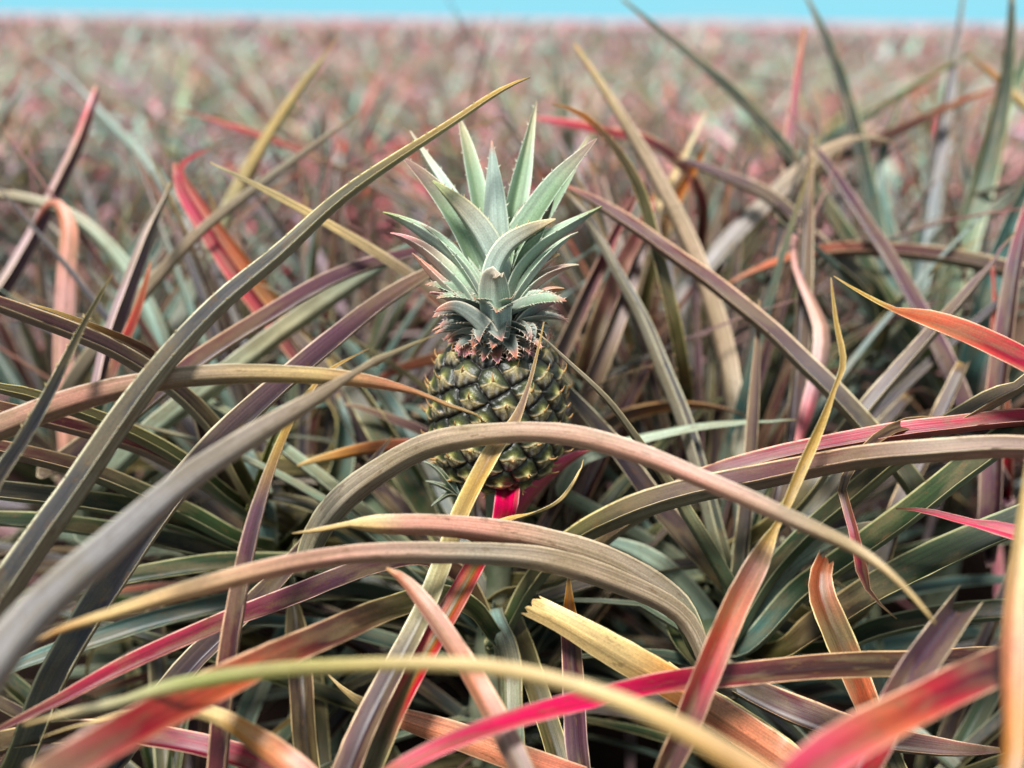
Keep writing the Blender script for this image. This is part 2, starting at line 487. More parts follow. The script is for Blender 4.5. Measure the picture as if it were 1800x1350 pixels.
# ------------------------------------------------------------------ plant bases (x, y) on the ground
CROTCH = 0.43
PL = {}
def plant(key, x, y, label, cz=CROTCH):
    e = empty('pineapple_plant', (x, y, 0), label, 'pineapple plant')
    PL[key] = (e, np.array([x, y, cz]))
    g = Geo()
    tube(g, np.array([[x, y, -0.02], [x + .004, y, .15], [x, y + .004, cz - .12], [x, y, cz - .02]]), [.026, .028, .026, .016], (0.16, .14, .09))
    obj('stem', g.mesh('stem', M_STALK, origin=(x, y, 0)), e)
    return e
def tube(g, P, rad, col, n=16, k=12):
    Q = catmull(np.concatenate([np.asarray(P, float), np.asarray(rad, float)[:, None]], 1), n)
    p, r = Q[:, :3], Q[:, 3]
    T = nrm(np.gradient(p, axis=0))
    A = np.cross(T, [0.3, 1.0, 0.1]); A = nrm(A); Bb = np.cross(T, A)
    th = np.linspace(0, 2 * math.pi, k, endpoint=False)
    V = p[:, None] + (A[:, None] * np.cos(th)[None, :, None] + Bb[:, None] * np.sin(th)[None, :, None]) * r[:, None, None]
    i = np.arange(n - 1)[:, None] * k; j = np.arange(k)[None]; j2 = (j + 1) % k
    F = np.stack([i + j, i + j2, i + k + j2, i + k + j], -1).reshape(-1, 4)
    V = np.concatenate([V.reshape(-1, 3), p[:1], p[-1:]])
    j = np.arange(k)
    c0 = np.stack([(j + 1) % k, j, np.full(k, n * k), np.full(k, n * k)], -1)
    c1 = np.stack([j + (n - 1) * k, (j + 1) % k + (n - 1) * k, np.full(k, n * k + 1), np.full(k, n * k + 1)], -1)
    F = np.concatenate([F, c0, c1])
    g.add(V, F, np.tile(np.array(col), (len(V), 1)), np.zeros((len(V), 3)))

FC = at(874, 718, 0.715)                        # centre of the fruit
plant('A', FC[0], FC[1] + .005, 'pineapple plant carrying the green ripening fruit with its spiky blue-green crown', cz=.52)
PA = PL['A'][0]
plant('B', -0.72, 0.50, 'pineapple plant at the left edge sending long grey-mauve leaves up across the fruit')
plant('C', -0.56, 1.00, 'pineapple plant at left behind the fruit with purple and coral red leaves')
plant('D', -0.20, 0.24, 'pineapple plant below the picture with a pale cream leaf reaching over the fruit')
plant('E', 0.26, 0.20, 'pineapple plant at bottom right with a broken straw-coloured leaf and long yellow leaf')
plant('F', 0.80, 0.50, 'pineapple plant at the right edge with glossy pink and red leaves')
plant('G', 0.66, 1.16, 'upright green pineapple plant standing behind at the right')
plant('H', 0.205, 0.80, 'pineapple plant just right of the fruit with dark green channelled leaves')
plant('I', -0.24, 0.86, 'pineapple plant just left of the fruit with leaves fanning to the left edge')
plant('K', 0.20, 1.22, 'pineapple plant behind the fruit with maroon blades and an arching tan leaf')

plant('J', 0.37, 0.60, 'low dark green pineapple plant crowded beneath the pink leaves at bottom right', cz=.38)
plant('M', -0.30, 0.58, 'low dark green pineapple plant crowded beneath the long leaves at bottom left', cz=.38)

# ------------------------------------------------------------------ traced leaves, (x, y, width px, depth cm) from base to tip
LV = []
def L(k, pal, pts, roll=50, fold=32, sp=0.0, torn=False, ext=True, br=1.0, seed=None):
    r = roll if isinstance(roll, tuple) else (roll, roll)
    LV.append((k, pal, pts, r, fold, sp, torn, ext, br, seed or len(LV) * 7 + 3))

# -- near left
L('B', 'slate:0 slate:.55 olive:.75 straw:1', [(-60,1290,70,56),(0,1110,72,57),(70,990,68,57),(150,870,62,58),(260,710,54,59),(385,560,44,60),(500,455,38,61),(600,358,30,62),(700,280,23,63),(800,212,16,64),(880,160,11,65),(932,134,2,66)], (66,60), 42, .55)
L('B', 'grey:0 grey:.4 tan:.8 olive:1', [(-110,1330,100,40),(-20,1195,96,41),(60,1090,88,43),(200,962,74,46),(330,850,62,49),(450,770,50,52),(560,702,36,54),(650,645,24,56),(768,588,3,58)], (150,140), 24)
L('B', 'tan:0 rosy:.3 tan:.5 straw:.7 salmon:.8 straw:1', [(-150,830,62,60),(-20,765,60,60),(150,703,54,60),(300,672,48,60),(450,660,42,60),(600,664,36,60),(675,674,24,60.5),(740,690,11,61),(800,715,9,61.5),(835,725,5,62),(857,746,2,62.5)], (150,150), 22)
L('A', 'olive:0 slate:.12 tan:.4 rosy:.7 tan:.82 straw:1', [(535,1015,44,70),(552,955,56,69),(586,900,60,67),(648,845,60,65),(760,785,56,62),(880,765,48,60),(1000,768,48,58.5),(1100,792,46,57),(1250,850,42,55),(1400,920,36,53),(1500,968,28,52),(1560,1010,18,51),(1642,1097,6,50)], (165,150), 26, 0, False, False)
L('H', 'green:0 mauve:.15 tan:.45 rosy:.6 rosy:.78 straw:.84 straw:1', [(1225,1135,50,66),(1190,1068,60,65),(1090,1000,62,63),(950,952,58,61),(800,932,50,59),(700,929,46,58),(650,928,38,58),(618,926,16,58),(560,936,11,58),(513,940,2,58)], (160,150), 26)
L('H', 'mauve:0 tan:.3 mauve:.45 rosy:.7 straw:.92 orange:1', [(1250,1180,36,65),(1200,1090,44,64),(1100,1030,52,62.5),(950,982,54,60),(750,972,46,57.5),(600,982,44,55.5),(450,1010,44,53),(300,1050,38,51),(180,1088,28,49),(100,1112,14,48),(55,1132,4,47)], (158,155), 26)
L('E', 'orange:0 straw:.2 straw:.4 lime:.75 cream:.9 straw:1', [(1450,1440,60,37),(1330,1365,54,38),(1200,1290,46,39),(1060,1226,38,40),(950,1193,34,41),(850,1174,32,42),(700,1165,30,43),(500,1176,31,45),(300,1206,32,46),(150,1246,24,47),(42,1272,10,47)], (155,155), 24)
L('A', 'green:0 olive:.3 maroon:.5 salmon:.7 red:.85 rosy:1', [(862,1122,34,71),(825,1075,42,69),(765,1056,50,66),(690,1078,54,62),(560,1136,62,56),(420,1203,72,51),(300,1262,80,47),(180,1322,86,43),(60,1390,86,40)], (40,30), 34, 0, False, 'A')
L('F', 'maroon:0 brown:.35 maroon:.5 crimson:.62 hotpink:.75 pink:1', [(1850,1170,50,66),(1750,1162,54,64),(1600,1168,54,60),(1400,1174,52,58.5),(1200,1197,46,57),(1050,1232,42,54),(900,1272,40,51),(780,1317,38,49),(670,1375,28,48)], (35,20), 28)
L('F', 'maroon:0 salmon:.12 maroon:.25 red:.45 salmon:.6 pink:.8 red:1', [(1880,1130,66,52),(1790,1160,72,50),(1700,1197,76,47),(1600,1247,82,44),(1500,1302,88,41),(1400,1372,92,38),(1320,1440,90,36)], (25,15), 26)
L('F', 'tan:0 orange:.15 salmon:.4 straw:.7 straw:1', [(1772,1440,40,42),(1778,1330,44,43),(1778,1200,50,45),(1786,1050,42,47),(1800,900,32,49),(1812,760,16,51)], (150,150), 22)
L('E', 'maroon:0 red:.25 plum:.6 mauve:1', [(1470,1440,72,50),(1540,1290,70,52),(1595,1190,68,53.5),(1645,1115,64,55),(1680,1066,58,56)], (15,15), 40, 0, 2)
L('E', 'brown:0 maroon:.14 red:.22 salmon:.34 rosy:.44 straw:.5 straw:.8 straw:1', [(1150,1420,50,53),(1200,1280,58,54),(1240,1172,58,55),(1288,1062,58,56.5),(1330,988,48,58),(1350,952,30,58.5),(1366,925,14,59),(1386,880,20,59),(1420,800,24,60),(1450,727,15,60),(1465,682,9,60),(1478,640,13,60),(1466,565,9,60),(1459,490,2,60)], (20,40), 26)
L('F', 'pink:0 red:.3 salmon:.6 salmon:.72 straw:.78 straw:1', [(1900,690,56,61),(1820,645,52,61.5),(1750,612,50,62),(1680,582,45,62.5),(1612,558,32,63),(1580,549,14,63),(1530,525,9,63),(1465,487,2,63)], (35,35), 26)
L('A', 'green:0 olive:.25 mauve:.4 maroon:.6 tan:.8 maroon:1', [(890,1120,30,74),(935,1045,42,73),(1010,965,50,71),(1100,920,58,69),(1200,884,60,67),(1320,858,58,65),(1433,836,54,63),(1600,814,52,60),(1800,804,50,57),(1980,830,38,54)], (62,62), 42, 0, False, 'A')
L('A', 'olive:0 maroon:.3 crimson:.6 crimson:1', [(1010,1010,24,75),(1080,945,32,74),(1150,900,36,73),(1233,855,38,71),(1433,797,40,69),(1667,758,40,66),(1783,744,38,65),(1920,740,30,63)], (60,55), 40)
L('H', 'green:0 dkgreen:.3 olive:.6 mauve:1', [(1290,1130,36,76),(1370,1010,42,74),(1480,905,46,72),(1620,792,46,69),(1800,682,42,65),(1900,625,34,63)], (62,62), 40)
L('H', 'teal:0 green:.2 green:.7 dkgreen:1', [(1325,1140,44,75),(1415,1052,50,73),(1500,992,52,71),(1630,900,56,68),(1800,770,58,65),(1920,690,48,63)], (55,55), 36)
L('H', 'olive:0 brown:.2 green:.5 dkgreen:.8 olive:1', [(1380,1155,40,74),(1450,1112,56,72),(1600,1022,64,69),(1790,935,62,66),(1920,880,54,64)], (50,50), 34)
L('H', 'green:0 dkgreen:.4 green:1', [(1460,1150,34,76),(1550,1120,44,75),(1650,1100,46,74),(1790,1088,46,72),(1920,1090,44,71)], (55,55), 36)
L('H', 'teal:0 teal:.4 pgreen:.8 tan:1', [(1310,1130,60,77),(1350,1060,64,76),(1400,1000,52,75),(1470,950,34,74),(1540,918,6,73)], (130,120), 26)
L('F', 'red:0 pink:.4 pink:.8 red:1', [(1900,985,40,59),(1840,962,38,60),(1780,943,35,61),(1700,920,27,62),(1625,903,14,63),(1575,897,4,64)], (30,40), 30)
L('E', 'maroon:0 salmon:.25 salmon:.5 orange:.62 straw:.75 straw:1', [(1500,1430,70,54),(1370,1328,72,61),(1250,1248,74,61),(1150,1185,72,60.5),(1050,1128,66,60.5),(985,1092,58,61),(940,1070,54,61.5)], (150,160), 14, 0, True)
L('D', 'brown:0 maroon:.2 salmon:.45 rosy:.7 salmon:1', [(930,1420,48,50),(885,1300,52,52),(842,1215,50,54),(797,1137,44,55),(748,1062,36,56),(708,1015,22,57),(680,996,6,57)], (150,150), 24)
L('D', 'olive:0 olive:.1 redol:.25 redol:.7 hotpink:.82 hotpink:1', [(630,1400,56,57),(700,1240,54,59),(760,1130,50,60),(810,1040,46,61.5),(842,982,42,63),(880,930,46,66),(893,880,52,69),(894,825,46,73)], (20,20), 22)
L('D', 'maroon:0 mauve:.25 cream:.45 straw:.65 tan:.85 straw:1', [(590,1420,60,55),(650,1270,56,57),(702,1165,50,59),(745,1080,44,60.5),(780,992,42,61.3),(812,902,40,61.5),(835,852,38,61.5),(872,786,36,62),(905,742,24,62.3),(925,692,11,62.6),(940,640,7,62.8),(956,568,2,63)], (40,20), 30)
L('D', 'maroon:0 maroon:.35 plum:.6 straw:.75 straw:1', [(385,1440,44,57),(410,1200,42,58),(430,1060,40,59),(455,930,32,60),(490,803,20,61),(530,716,15,61),(580,652,11,62),(648,610,3,62)], (55,40), 40)
L('B', 'olive:0 slate:.2 mauve:.5 plum:.75 tan:1', [(20,1400,58,60),(120,1190,62,61),(230,1012,62,62),(315,885,58,64),(400,785,54,66),(500,688,48,69),(600,600,42,73),(700,518,34,77),(800,450,10,80)], (45,45), 40)
L('C', 'mauve:0 maroon:.3 plum:.7 maroon:1', [(230,745,40,76),(350,648,38,77),(480,562,36,79),(600,492,32,81),(700,452,24,83),(810,425,5,84)], (50,50), 38)
# -- fan to the left edge
L('I', 'olive:0 mauve:.4 maroon:1', [(400,830,40,78),(370,768,40,76),(310,703,40,73),(240,652,38,70),(130,598,38,66),(0,546,34,62),(-120,500,20,60)], (55,60), 42)
L('I', 'mauve:0 maroon:.6 straw:1', [(360,800,24,79),(330,715,24,77),(285,652,22,74),(230,612,20,71),(140,570,13,67),(54,536,2,65)], (50,50), 40)
L('I', 'green:0 olive:.5 olive:1', [(390,880,34,78),(340,840,36,75),(270,790,34,72),(150,735,32,68),(0,686,28,64),(-100,662,16,62)], (65,65), 40)
L('I', 'mauve:0 maroon:.4 maroon:1', [(400,890,34,80),(330,842,38,77),(250,798,38,74),(100,752,34,70),(-20,722,30,67),(-120,705,16,65)], (58,58), 42)
L('I', 'green:0 green:.3 maroon:.8', [(420,960,38,78),(330,915,42,75),(240,876,42,72),(120,832,40,69),(-20,797,34,66),(-130,775,16,64)], (58,58), 42)
L('I', 'dkgreen:0 green:.4 mauve:1', [(430,975,40,80),(330,935,44,77),(240,912,46,74),(120,892,44,71),(-20,872,40,68),(-140,860,20,66)], (52,52), 38)
L('I', 'dkgreen:0 dkgreen:.5 green:1', [(560,1010,36,82),(400,985,40,79),(250,955,40,77),(100,932,36,74),(-20,922,30,72),(-140,918,16,70)], (50,50), 38)
L('A', 'dkgreen:0 green:.4 green:1', [(760,1030,30,80),(640,1006,38,79),(520,1000,40,78),(400,1002,38,76),(260,1018,36,74),(100,1050,28,72),(-40,1085,8,70)], (45,45), 36, 0, False, 'A')
L('A', 'green:0 dkgreen:.4 teal:1', [(800,1090,30,82),(640,1052,40,81),(520,1056,42,80),(400,1072,40,78),(250,1105,38,76),(100,1152,34,74),(-40,1200,12,72)], (45,45), 34, 0, False, 'A')
L('B', 'slate:0 slate:.5 olive:1', [(-60,1010,28,56),(0,850,32,56.5),(48,775,28,57),(100,680,22,57.5),(150,572,13,58),(197,480,2,58)], (35,35), 46, .5)
L('A', 'olive:0 maroon:.2 plum:.4 crimson:.8 maroon:1', [(850,1105,34,75),(800,1018,40,73),(735,988,42,71),(660,1003,42,69),(600,1025,42,67),(400,1105,40,62),(233,1174,34,59),(83,1245,22,57),(-40,1302,5,55)], (40,40), 38, 0, False, 'A')
L('B', 'slate:0 mauve:.4 mauve:1', [(140,1420,50,64),(260,1272,54,65),(340,1172,52,66),(425,1088,46,68),(520,985,38,72),(620,860,22,76),(690,770,4,78)], (30,30), 36)
L('D', 'pink:0 salmon:.2 orange:.38 straw:.45 straw:1', [(580,1430,56,50),(500,1345,58,51),(452,1308,54,52),(425,1288,44,52),(385,1265,36,52.5),(340,1252,30,53),(270,1248,23,53),(180,1265,13,53),(75,1292,2,53)], (150,150), 20)
L('B', 'olive:0 maroon:.4 crimson:.8 red:1', [(-60,1325,44,62),(60,1308,46,61),(200,1302,46,61),(330,1322,46,60),(450,1355,44,60),(560,1400,30,60)], (48,40), 36)
L('D', 'red:0 salmon:.4 salmon:.8 straw:.9 straw:1', [(1150,1430,62,62),(1000,1365,62,62),(850,1313,60,62),(730,1275,48,62),(645,1242,24,62),(605,1214,10,62),(578,1188,3,62)], (155,155), 16)
L('A', 'teal:0 olive:.2 green:.6 olive:1', [(868,1098,44,72),(884,1150,56,70),(893,1270,56,67),(897,1420,52,64)], (150,150), 30, 0, False, 'A')
L('A', 'olive:0 plum:.3 maroon:.7 orange:.85 straw:1', [(1030,1430,48,62),(1016,1300,50,63),(1009,1165,46,64),(1004,1090,40,65),(1002,1055,22,65),(1000,1005,4,65)], (20,20), 30)
L('I', 'olive:0 brown:.5 olive:1', [(560,1440,52,72),(540,1300,52,73),(532,1180,50,75),(520,1080,44,78),(500,980,20,80)], (20,20), 32)
L('E', 'straw:0 olive:.3 olive:.7 salmon:1', [(1160,1180,34,66),(1200,1215,42,65),(1270,1262,50,64),(1350,1320,54,63),(1450,1400,50,62)], (45,45), 34, 0, False, False)
L('H', 'green:0 maroon:.3 maroon:.7 rosy:1', [(1230,1180,36,72),(1300,1225,54,70),(1400,1275,62,68),(1500,1305,58,66),(1640,1325,40,64),(1760,1320,10,62)], (45,45), 40)
L('E', 'olive:0 salmon:.3 olive:.6 salmon:1', [(1560,1330,50,66),(1500,1190,60,67),(1463,1100,62,68),(1440,1035,56,69),(1448,985,36,70)], (18,18), 28, 0, True)
L('F', 'brown:0 crimson:.4 maroon:.6 brown:1', [(1480,860,18,64),(1492,910,20,63),(1505,962,22,62),(1518,1015,25,62),(1528,1042,9,62),(1548,1065,5,62),(1577,1090,2,62)], (20,20), 26)
L('A', 'straw:0 straw:.5 straw:1', [(848,938,12,62),(895,915,14,62),(935,904,10,62),(983,882,9,63),(1008,850,7,64),(1026,808,3,65)], (40,160), 26, 0, False, False)
L('H', 'green:0 olive:.4 mauve:1', [(1270,1010,34,74),(1195,885,28,72),(1128,790,19,69),(1060,700,13,66),(1000,640,9,65),(946,586,2,64)], (140,140), 26)
L('H', 'dkgreen:0 mauve:.3 slate:1', [(1265,1030,48,80),(1140,885,46,79),(1062,780,36,78),(1000,702,26,77),(950,630,8,76)], (40,40), 38)
# -- behind, right
L('H', 'green:0 mauve:.3 maroon:.6 maroon:.9 salmon:1', [(1620,905,50,74),(1540,792,48,76),(1440,682,44,78),(1350,592,40,80),(1250,512,36,82),(1150,436,32,84),(1060,372,25,86),(1000,332,10,87),(965,312,3,88)], (55,55), 42, 0, False, False)
L('K', 'teal:0 tan:.4 tan:.8 straw:1', [(1310,1050,44,90),(1302,900,44,92),(1282,740,42,94),(1262,600,42,96),(1220,460,38,98),(1150,310,32,100),(1080,190,22,102),(1015,78,6,104)], (140,140), 26)
L('G', 'grey:0 grey:.3 tan:.7 tan:1', [(1190,540,40,104),(1250,450,38,104),(1325,372,38,105),(1395,306,36,106),(1460,257,28,108),(1520,241,14,110),(1575,252,4,112)], (150,150), 26)
L('G', 'green:0 dkgreen:.4 dkgreen:1', [(1570,560,36,106),(1480,425,34,108),(1390,292,28,110),(1300,187,22,112),(1200,92,15,114),(1092,-4,5,116)], (50,50), 40)
L('G', 'teal:0 dkgreen:.5 dkgreen:1', [(1570,560,38,116),(1530,400,36,118),(1495,240,30,120),(1460,112,22,122),(1416,-4,6,124)], (40,40), 40)
L('K', 'maroon:0 maroon:.5 crimson:.8 orange:1', [(1390,560,34,108),(1396,420,32,109),(1396,280,28,110),(1403,170,19,111),(1416,44,4,112)], (40,40), 40)
L('G', 'mauve:0 mauve:.5 tan:1', [(1360,900,38,86),(1385,780,36,88),(1402,600,34,90),(1412,450,30,92),(1420,320,18,95),(1425,240,4,97)], (25,25), 42)
L('G', 'plum:0 plum:.5 plum:1', [(1720,800,40,90),(1655,645,36,92),(1582,502,30,95),(1520,402,25,98),(1440,282,17,102),(1374,188,4,106)], (40,40), 42)
L('G', 'teal:0 pgreen:.3 green:.6 dkgreen:1', [(1640,590,60,118),(1680,440,56,118),(1730,280,46,118),(1765,130,28,118),(1777,-10,10,118)], (30,30), 36)
L('G', 'teal:0 grey:.5 slate:1', [(1600,560,40,126),(1630,380,36,128),(1665,170,22,132),(1690,-5,6,134)], (30,30), 34)
L('G', 'teal:0 teal:.5 green:1', [(1710,590,56,104),(1755,450,54,102),(1812,320,48,100),(1880,180,34,98)], (30,30), 34)
L('G', 'green:0 teal:.5 green:1', [(1600,570,44,122),(1560,440,40,124),(1540,330,30,126),(1560,230,14,128),(1590,160,3,130)], (30,30), 34)
L('G', 'green:0 pgreen:.5 green:1', [(1650,580,44,112),(1700,380,40,118),(1760,200,30,124),(1820,60,14,130)], (30,30), 34)
L('G', 'mauve:0 brown:.4 maroon:.7 salmon:1', [(1330,385,32,122),(1430,314,30,124),(1567,245,24,126),(1680,187,15,128),(1752,154,4,129)], (50,50), 40, 0, False, False)
L('G', 'teal:0 green:.5 olive:1', [(1400,290,22,130),(1500,225,18,131),(1610,155,13,132),(1708,96,4,133)], (50,50), 38, 0, False, False)
L('G', 'brown:0 straw:.4 orange:.7 brown:1', [(1850,260,20,118),(1790,175,18,120),(1745,130,14,122),(1700,95,4,124)], (150,150), 26)
L('C', 'tan:0 tan:.4 straw:.7 olive:1', [(900,625,28,90),(780,522,24,84),(680,452,23,80),(560,383,19,78),(450,325,12,76),(368,284,3,75)], (145,145), 26)
L('C', 'grey:0 pgreen:.3 straw:.6 straw:1', [(290,640,44,112),(360,485,38,112),(415,345,32,112),(480,228,24,112),(540,140,14,112),(598,62,4,112)], (145,145), 26)
L('C', 'mauve:0 tan:.4 mauve:.7 tan:1', [(170,620,34,90),(270,500,28,91),(362,400,23,92),(450,332,19,94),(540,267,13,96),(627,203,4,98)], (145,145), 28)
L('C', 'olive:0 maroon:.2 red:.5 pink:.8 pink:1', [(610,730,36,94),(520,612,34,94),(430,500,32,94),(365,402,30,94),(322,330,22,94),(310,285,8,94)], (30,30), 34)
L('C', 'olive:0 orange:.3 salmon:.6 pink:1', [(560,640,34,100),(470,510,32,100),(400,420,30,100),(345,345,24,100),(318,300,14,100),(372,262,5,100)], (30,30), 34)
L('C', 'mauve:0 plum:.4 maroon:.75 crimson:.9 frose:.93 pink:1', [(-70,600,40,100),(10,472,36,100),(72,362,30,101),(122,262,26,102),(150,200,20,103),(170,152,10,104)], (60,60), 40, br=1.5)
L('C', 'plum:0 plum:.5 mauve:1', [(150,720,42,84),(190,562,38,85),(242,440,32,87),(302,322,14,89)], (60,60), 40, br=1.4)
L('C', 'rosy:0 frust:.5 salmon:.8 pink:1', [(115,780,42,92),(108,610,42,93),(113,480,40,94),(116,395,36,95),(92,358,20,96),(56,405,5,97)], (150,150), 24)
L('C', 'pgreen:0 red:.4 salmon:1', [(180,720,20,84),(215,620,20,84),(235,575,18,84),(253,520,14,84),(266,462,3,84)], (40,40), 34)
L('C', 'teal:0 pgreen:.4 tan:1', [(280,600,36,98),(205,455,34,98),(130,386,30,98),(50,354,26,98),(-50,345,16,98)], (150,150), 28)
L('C', 'grey:0 fsage:.5 fgrey:1', [(340,420,24,140),(258,290,22,140),(192,218,16,140),(130,150,9,140),(60,90,4,140)], (140,140), 28)
L('K', 'mauve:0 brown:.5 red:.8 red:1', [(870,455,24,116),(705,352,22,118),(560,284,18,120),(433,235,14,122),(308,194,5,124)], (50,50), 40)
L('I', 'pgreen:0 pgreen:.3 cream:.6 teal:1', [(150,900,42,84),(255,775,50,84),(400,662,50,85),(520,572,44,87),(640,490,36,91),(740,420,6,94)], (140,140), 26)
L('K', 'maroon:0 red:.5 pink:1', [(1150,262,22,108),(1070,242,20,108),(1000,224,16,108),(932,208,5,108)], (50,50), 34)
L('K', 'olive:0 olive:.5 brown:.75 orange:.9 brown:1', [(1175,560,28,86),(1138,405,26,86),(1110,312,20,85),(1065,242,14,84),(1020,202,11,84),(970,182,3,84)], (45,45), 38, .4)
L('K', 'brown:0 brown:.3 frust:.6 red:1', [(1030,650,54,92),(1068,532,50,92),(1103,450,46,92),(1130,392,32,92),(1146,343,8,92)], (20,20), 26)
L('K', 'mauve:0 maroon:.5 red:1', [(930,700,36,90),(985,592,34,90),(1050,462,30,91),(1097,376,22,92),(1137,316,5,92)], (45,45), 40)
L('K', 'olive:0 orange:.5 orange:.85 mauve:1', [(1150,450,26,106),(1186,352,26,106),(1215,300,20,106),(1246,247,5,106)], (30,30), 26)
L('K', 'straw:0 straw:.5 cream:1', [(1120,420,20,112),(1170,332,17,112),(1205,265,12,112),(1242,198,4,112)], (140,140), 24)
L('K', 'dkgreen:0 mauve:.4 plum:1', [(1530,530,36,100),(1425,435,34,101),(1345,353,30,102),(1235,296,18,104),(1185,278,4,105)], (55,55), 42)
L('G', 'maroon:0 mauve:.3 maroon:.6 salmon:.85 salmon:1', [(1920,530,42,96),(1780,486,40,97),(1640,459,36,98),(1500,452,32,99),(1400,461,25,99),(1330,480,14,99),(1276,504,4,99)], (60,60), 42)
L('H', 'olive:0 mauve:.4 plum:1', [(1430,870,42,78),(1500,767,38,79),(1600,642,33,80),(1700,522,22,82),(1784,408,3,84)], (55,55), 42)
L('G', 'frust:0 rosy:.3 plum:.6 crimson:.8 pink:1', [(1400,470,14,90),(1427,530,22,88),(1447,580,32,87),(1441,650,34,86),(1416,740,27,85),(1395,804,6,84)], (150,150), 22)
L('H', 'green:0 slate:.3 slate:.7 mauve:1', [(1285,1060,42,80),(1240,920,40,81),(1202,780,38,82),(1150,640,34,84),(1100,520,26,86),(1040,400,17,88),(995,335,5,90)], (70,70), 44)
L('H', 'green:0 mauve:.4 tan:1', [(1295,1090,40,78),(1318,900,30,79),(1330,720,24,80),(1334,528,3,81)], (30,30), 40)
L('K', 'mauve:0 tan:.4 maroon:1', [(970,900,44,88),(1010,742,42,88),(1058,612,38,88),(1103,492,30,89),(1140,405,5,90)], (35,35), 38)
L('H', 'pgreen:0 pgreen:.5 pgreen:1', [(1010,812,26,80),(1070,786,25,80),(1130,768,21,80),(1250,746,15,80),(1400,738,3,80)], (140,140), 26)
L('K', 'maroon:0 brown:.4 orange:.7 maroon:1', [(960,850,32,92),(1010,780,32,91),(1065,735,32,90),(1130,712,28,90),(1230,710,14,90),(1310,730,3,90)], (50,50), 38)
L('A', 'maroon:0 crimson:.2 red:.5 orange:.8 straw:1', [(850,900,26,86),(820,820,30,85),(760,792,30,83),(680,787,28,81),(600,801,24,80),(522,820,5,79)], (140,140), 26, 0, False, False)
L('A', 'maroon:0 plum:.4 tan:1', [(860,850,22,88),(750,768,22,87),(680,737,18,86),(605,710,4,85)], (40,40), 34, 0, False, False)
L('C', 'red:0 salmon:.5 red:1', [(850,620,24,92),(745,640,26,92),(665,668,10,92)], (130,130), 26, 0, False, False)
L('A', 'red:0 hotpink:.3 hotpink:.8 crimson:1', [(870,960,36,78),(922,878,40,77),(975,825,32,77),(1045,788,5,77)], (145,145), 22, 0, False, False)
L('I', 'olive:0 green:.4 olive:1', [(850,1040,56,86),(775,905,60,86),(702,790,58,87),(645,700,48,88),(585,625,20,90)], (35,35), 38)
L('I', 'green:0 mauve:.4 mauve:1', [(800,990,56,92),(702,870,56,92),(622,760,50,92),(560,660,40,93),(490,560,16,94)], (35,35), 40)
L('I', 'teal:0 teal:.5 green:1', [(450,980,60,86),(445,880,56,86),(410,790,42,87),(350,700,20,88)], (130,130), 28)
L('I', 'lime:0 lime:.5 green:1', [(430,960,34,82),(452,860,32,82),(478,780,22,82),(500,720,4,82)], (30,30), 30)
L('I', 'dkgreen:0 green:.5 teal:1', [(470,1000,60,88),(560,900,56,88),(600,800,44,90),(590,690,16,92)], (30,30), 32)
L('H', 'lime:0 green:.3 green:1', [(1310,1120,40,82),(1300,1010,38,84),(1330,900,32,86),(1380,800,16,88)], (30,30), 32)
L('H', 'green:0 dkgreen:.5 mauve:1', [(1330,1130,44,84),(1400,960,40,86),(1500,820,34,88),(1600,700,18,90)], (40,40), 36)
L('H', 'teal:0 pgreen:.4 teal:1', [(1260,1120,46,82),(1200,1040,44,82),(1130,980,38,82),(1040,950,10,82)], (130,130), 28)
L('G', 'plum:0 maroon:.3 plum:.7 red:1', [(1750,900,46,84),(1755,740,42,85),(1770,600,38,86),(1795,450,30,87),(1830,300,8,88)], (30,30), 38)
L('G', 'red:0 salmon:.5 pink:1', [(1770,800,30,90),(1760,650,28,91),(1752,540,22,92),(1745,450,6,92)], (30,30), 30)
L('H', 'olive:0 brown:.4 mauve:1', [(1520,1080,40,80),(1590,900,40,82),(1640,780,36,84),(1700,640,22,86)], (40,40), 38)

for (k, pal, pts, r, fold, spn, torn, ext, br, seed) in LV:
    e, cb = PL[k]
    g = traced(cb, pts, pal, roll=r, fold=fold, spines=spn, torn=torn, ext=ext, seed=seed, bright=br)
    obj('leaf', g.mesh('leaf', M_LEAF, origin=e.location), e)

# ------------------------------------------------------------------ free-grown leaves
def grown(base, az, elev, length, width, droop, rng, n=18, twist=0.0):
    """path of a leaf leaving BASE at heading AZ and elevation ELEV, bending down along its length"""
    P = [np.array(base, float)]
    st = length / (n - 1)
    el = elev; a = az
    kink = rng.rand() < .22; kv = rng.uniform(.5, .85)
    for i in range(n - 1):
        v = i / (n - 1)
        P.append(P[-1] + st * np.array([math.cos(el) * math.cos(a), math.cos(el) * math.sin(a), math.sin(el)]))
        el -= droop * (0.35 + 1.5 * v) / (n - 1)
        a += twist / (n - 1)
        if kink and abs(v - kv) < .5 / n:
            el -= rng.uniform(.4, 1.1)
    P = np.array(P)
    v = np.linspace(0, 1, n)
    w = width * np.clip((1 - v) / .62, 0, 1) ** .75 * (0.86 + .14 * np.clip(v / .2, 0, 1))
    w = np.clip(w, .0008, 1)
    T = nrm(np.gradient(P, axis=0))
    side = np.array([-math.sin(az), math.cos(az), 0])
    nor = nrm(np.cross(T, np.broadcast_to(side, T.shape)))
    nor = np.where(nor[:, 2:3] * 0 + (nor[0] @ np.array([-math.cos(az), -math.sin(az), .5])) > 0, nor, -nor)
    tw = rng.uniform(-.5, .5)
    nor = nor * math.cos(tw) + np.cross(T, nor) * math.sin(tw)
    return P, w, nor
MIX_MID = ['mauve', 'mauve', 'olive', 'tan', 'plum', 'maroon', 'grey', 'teal', 'maroon', 'green', 'green', 'slate', 'fsage', 'teal']
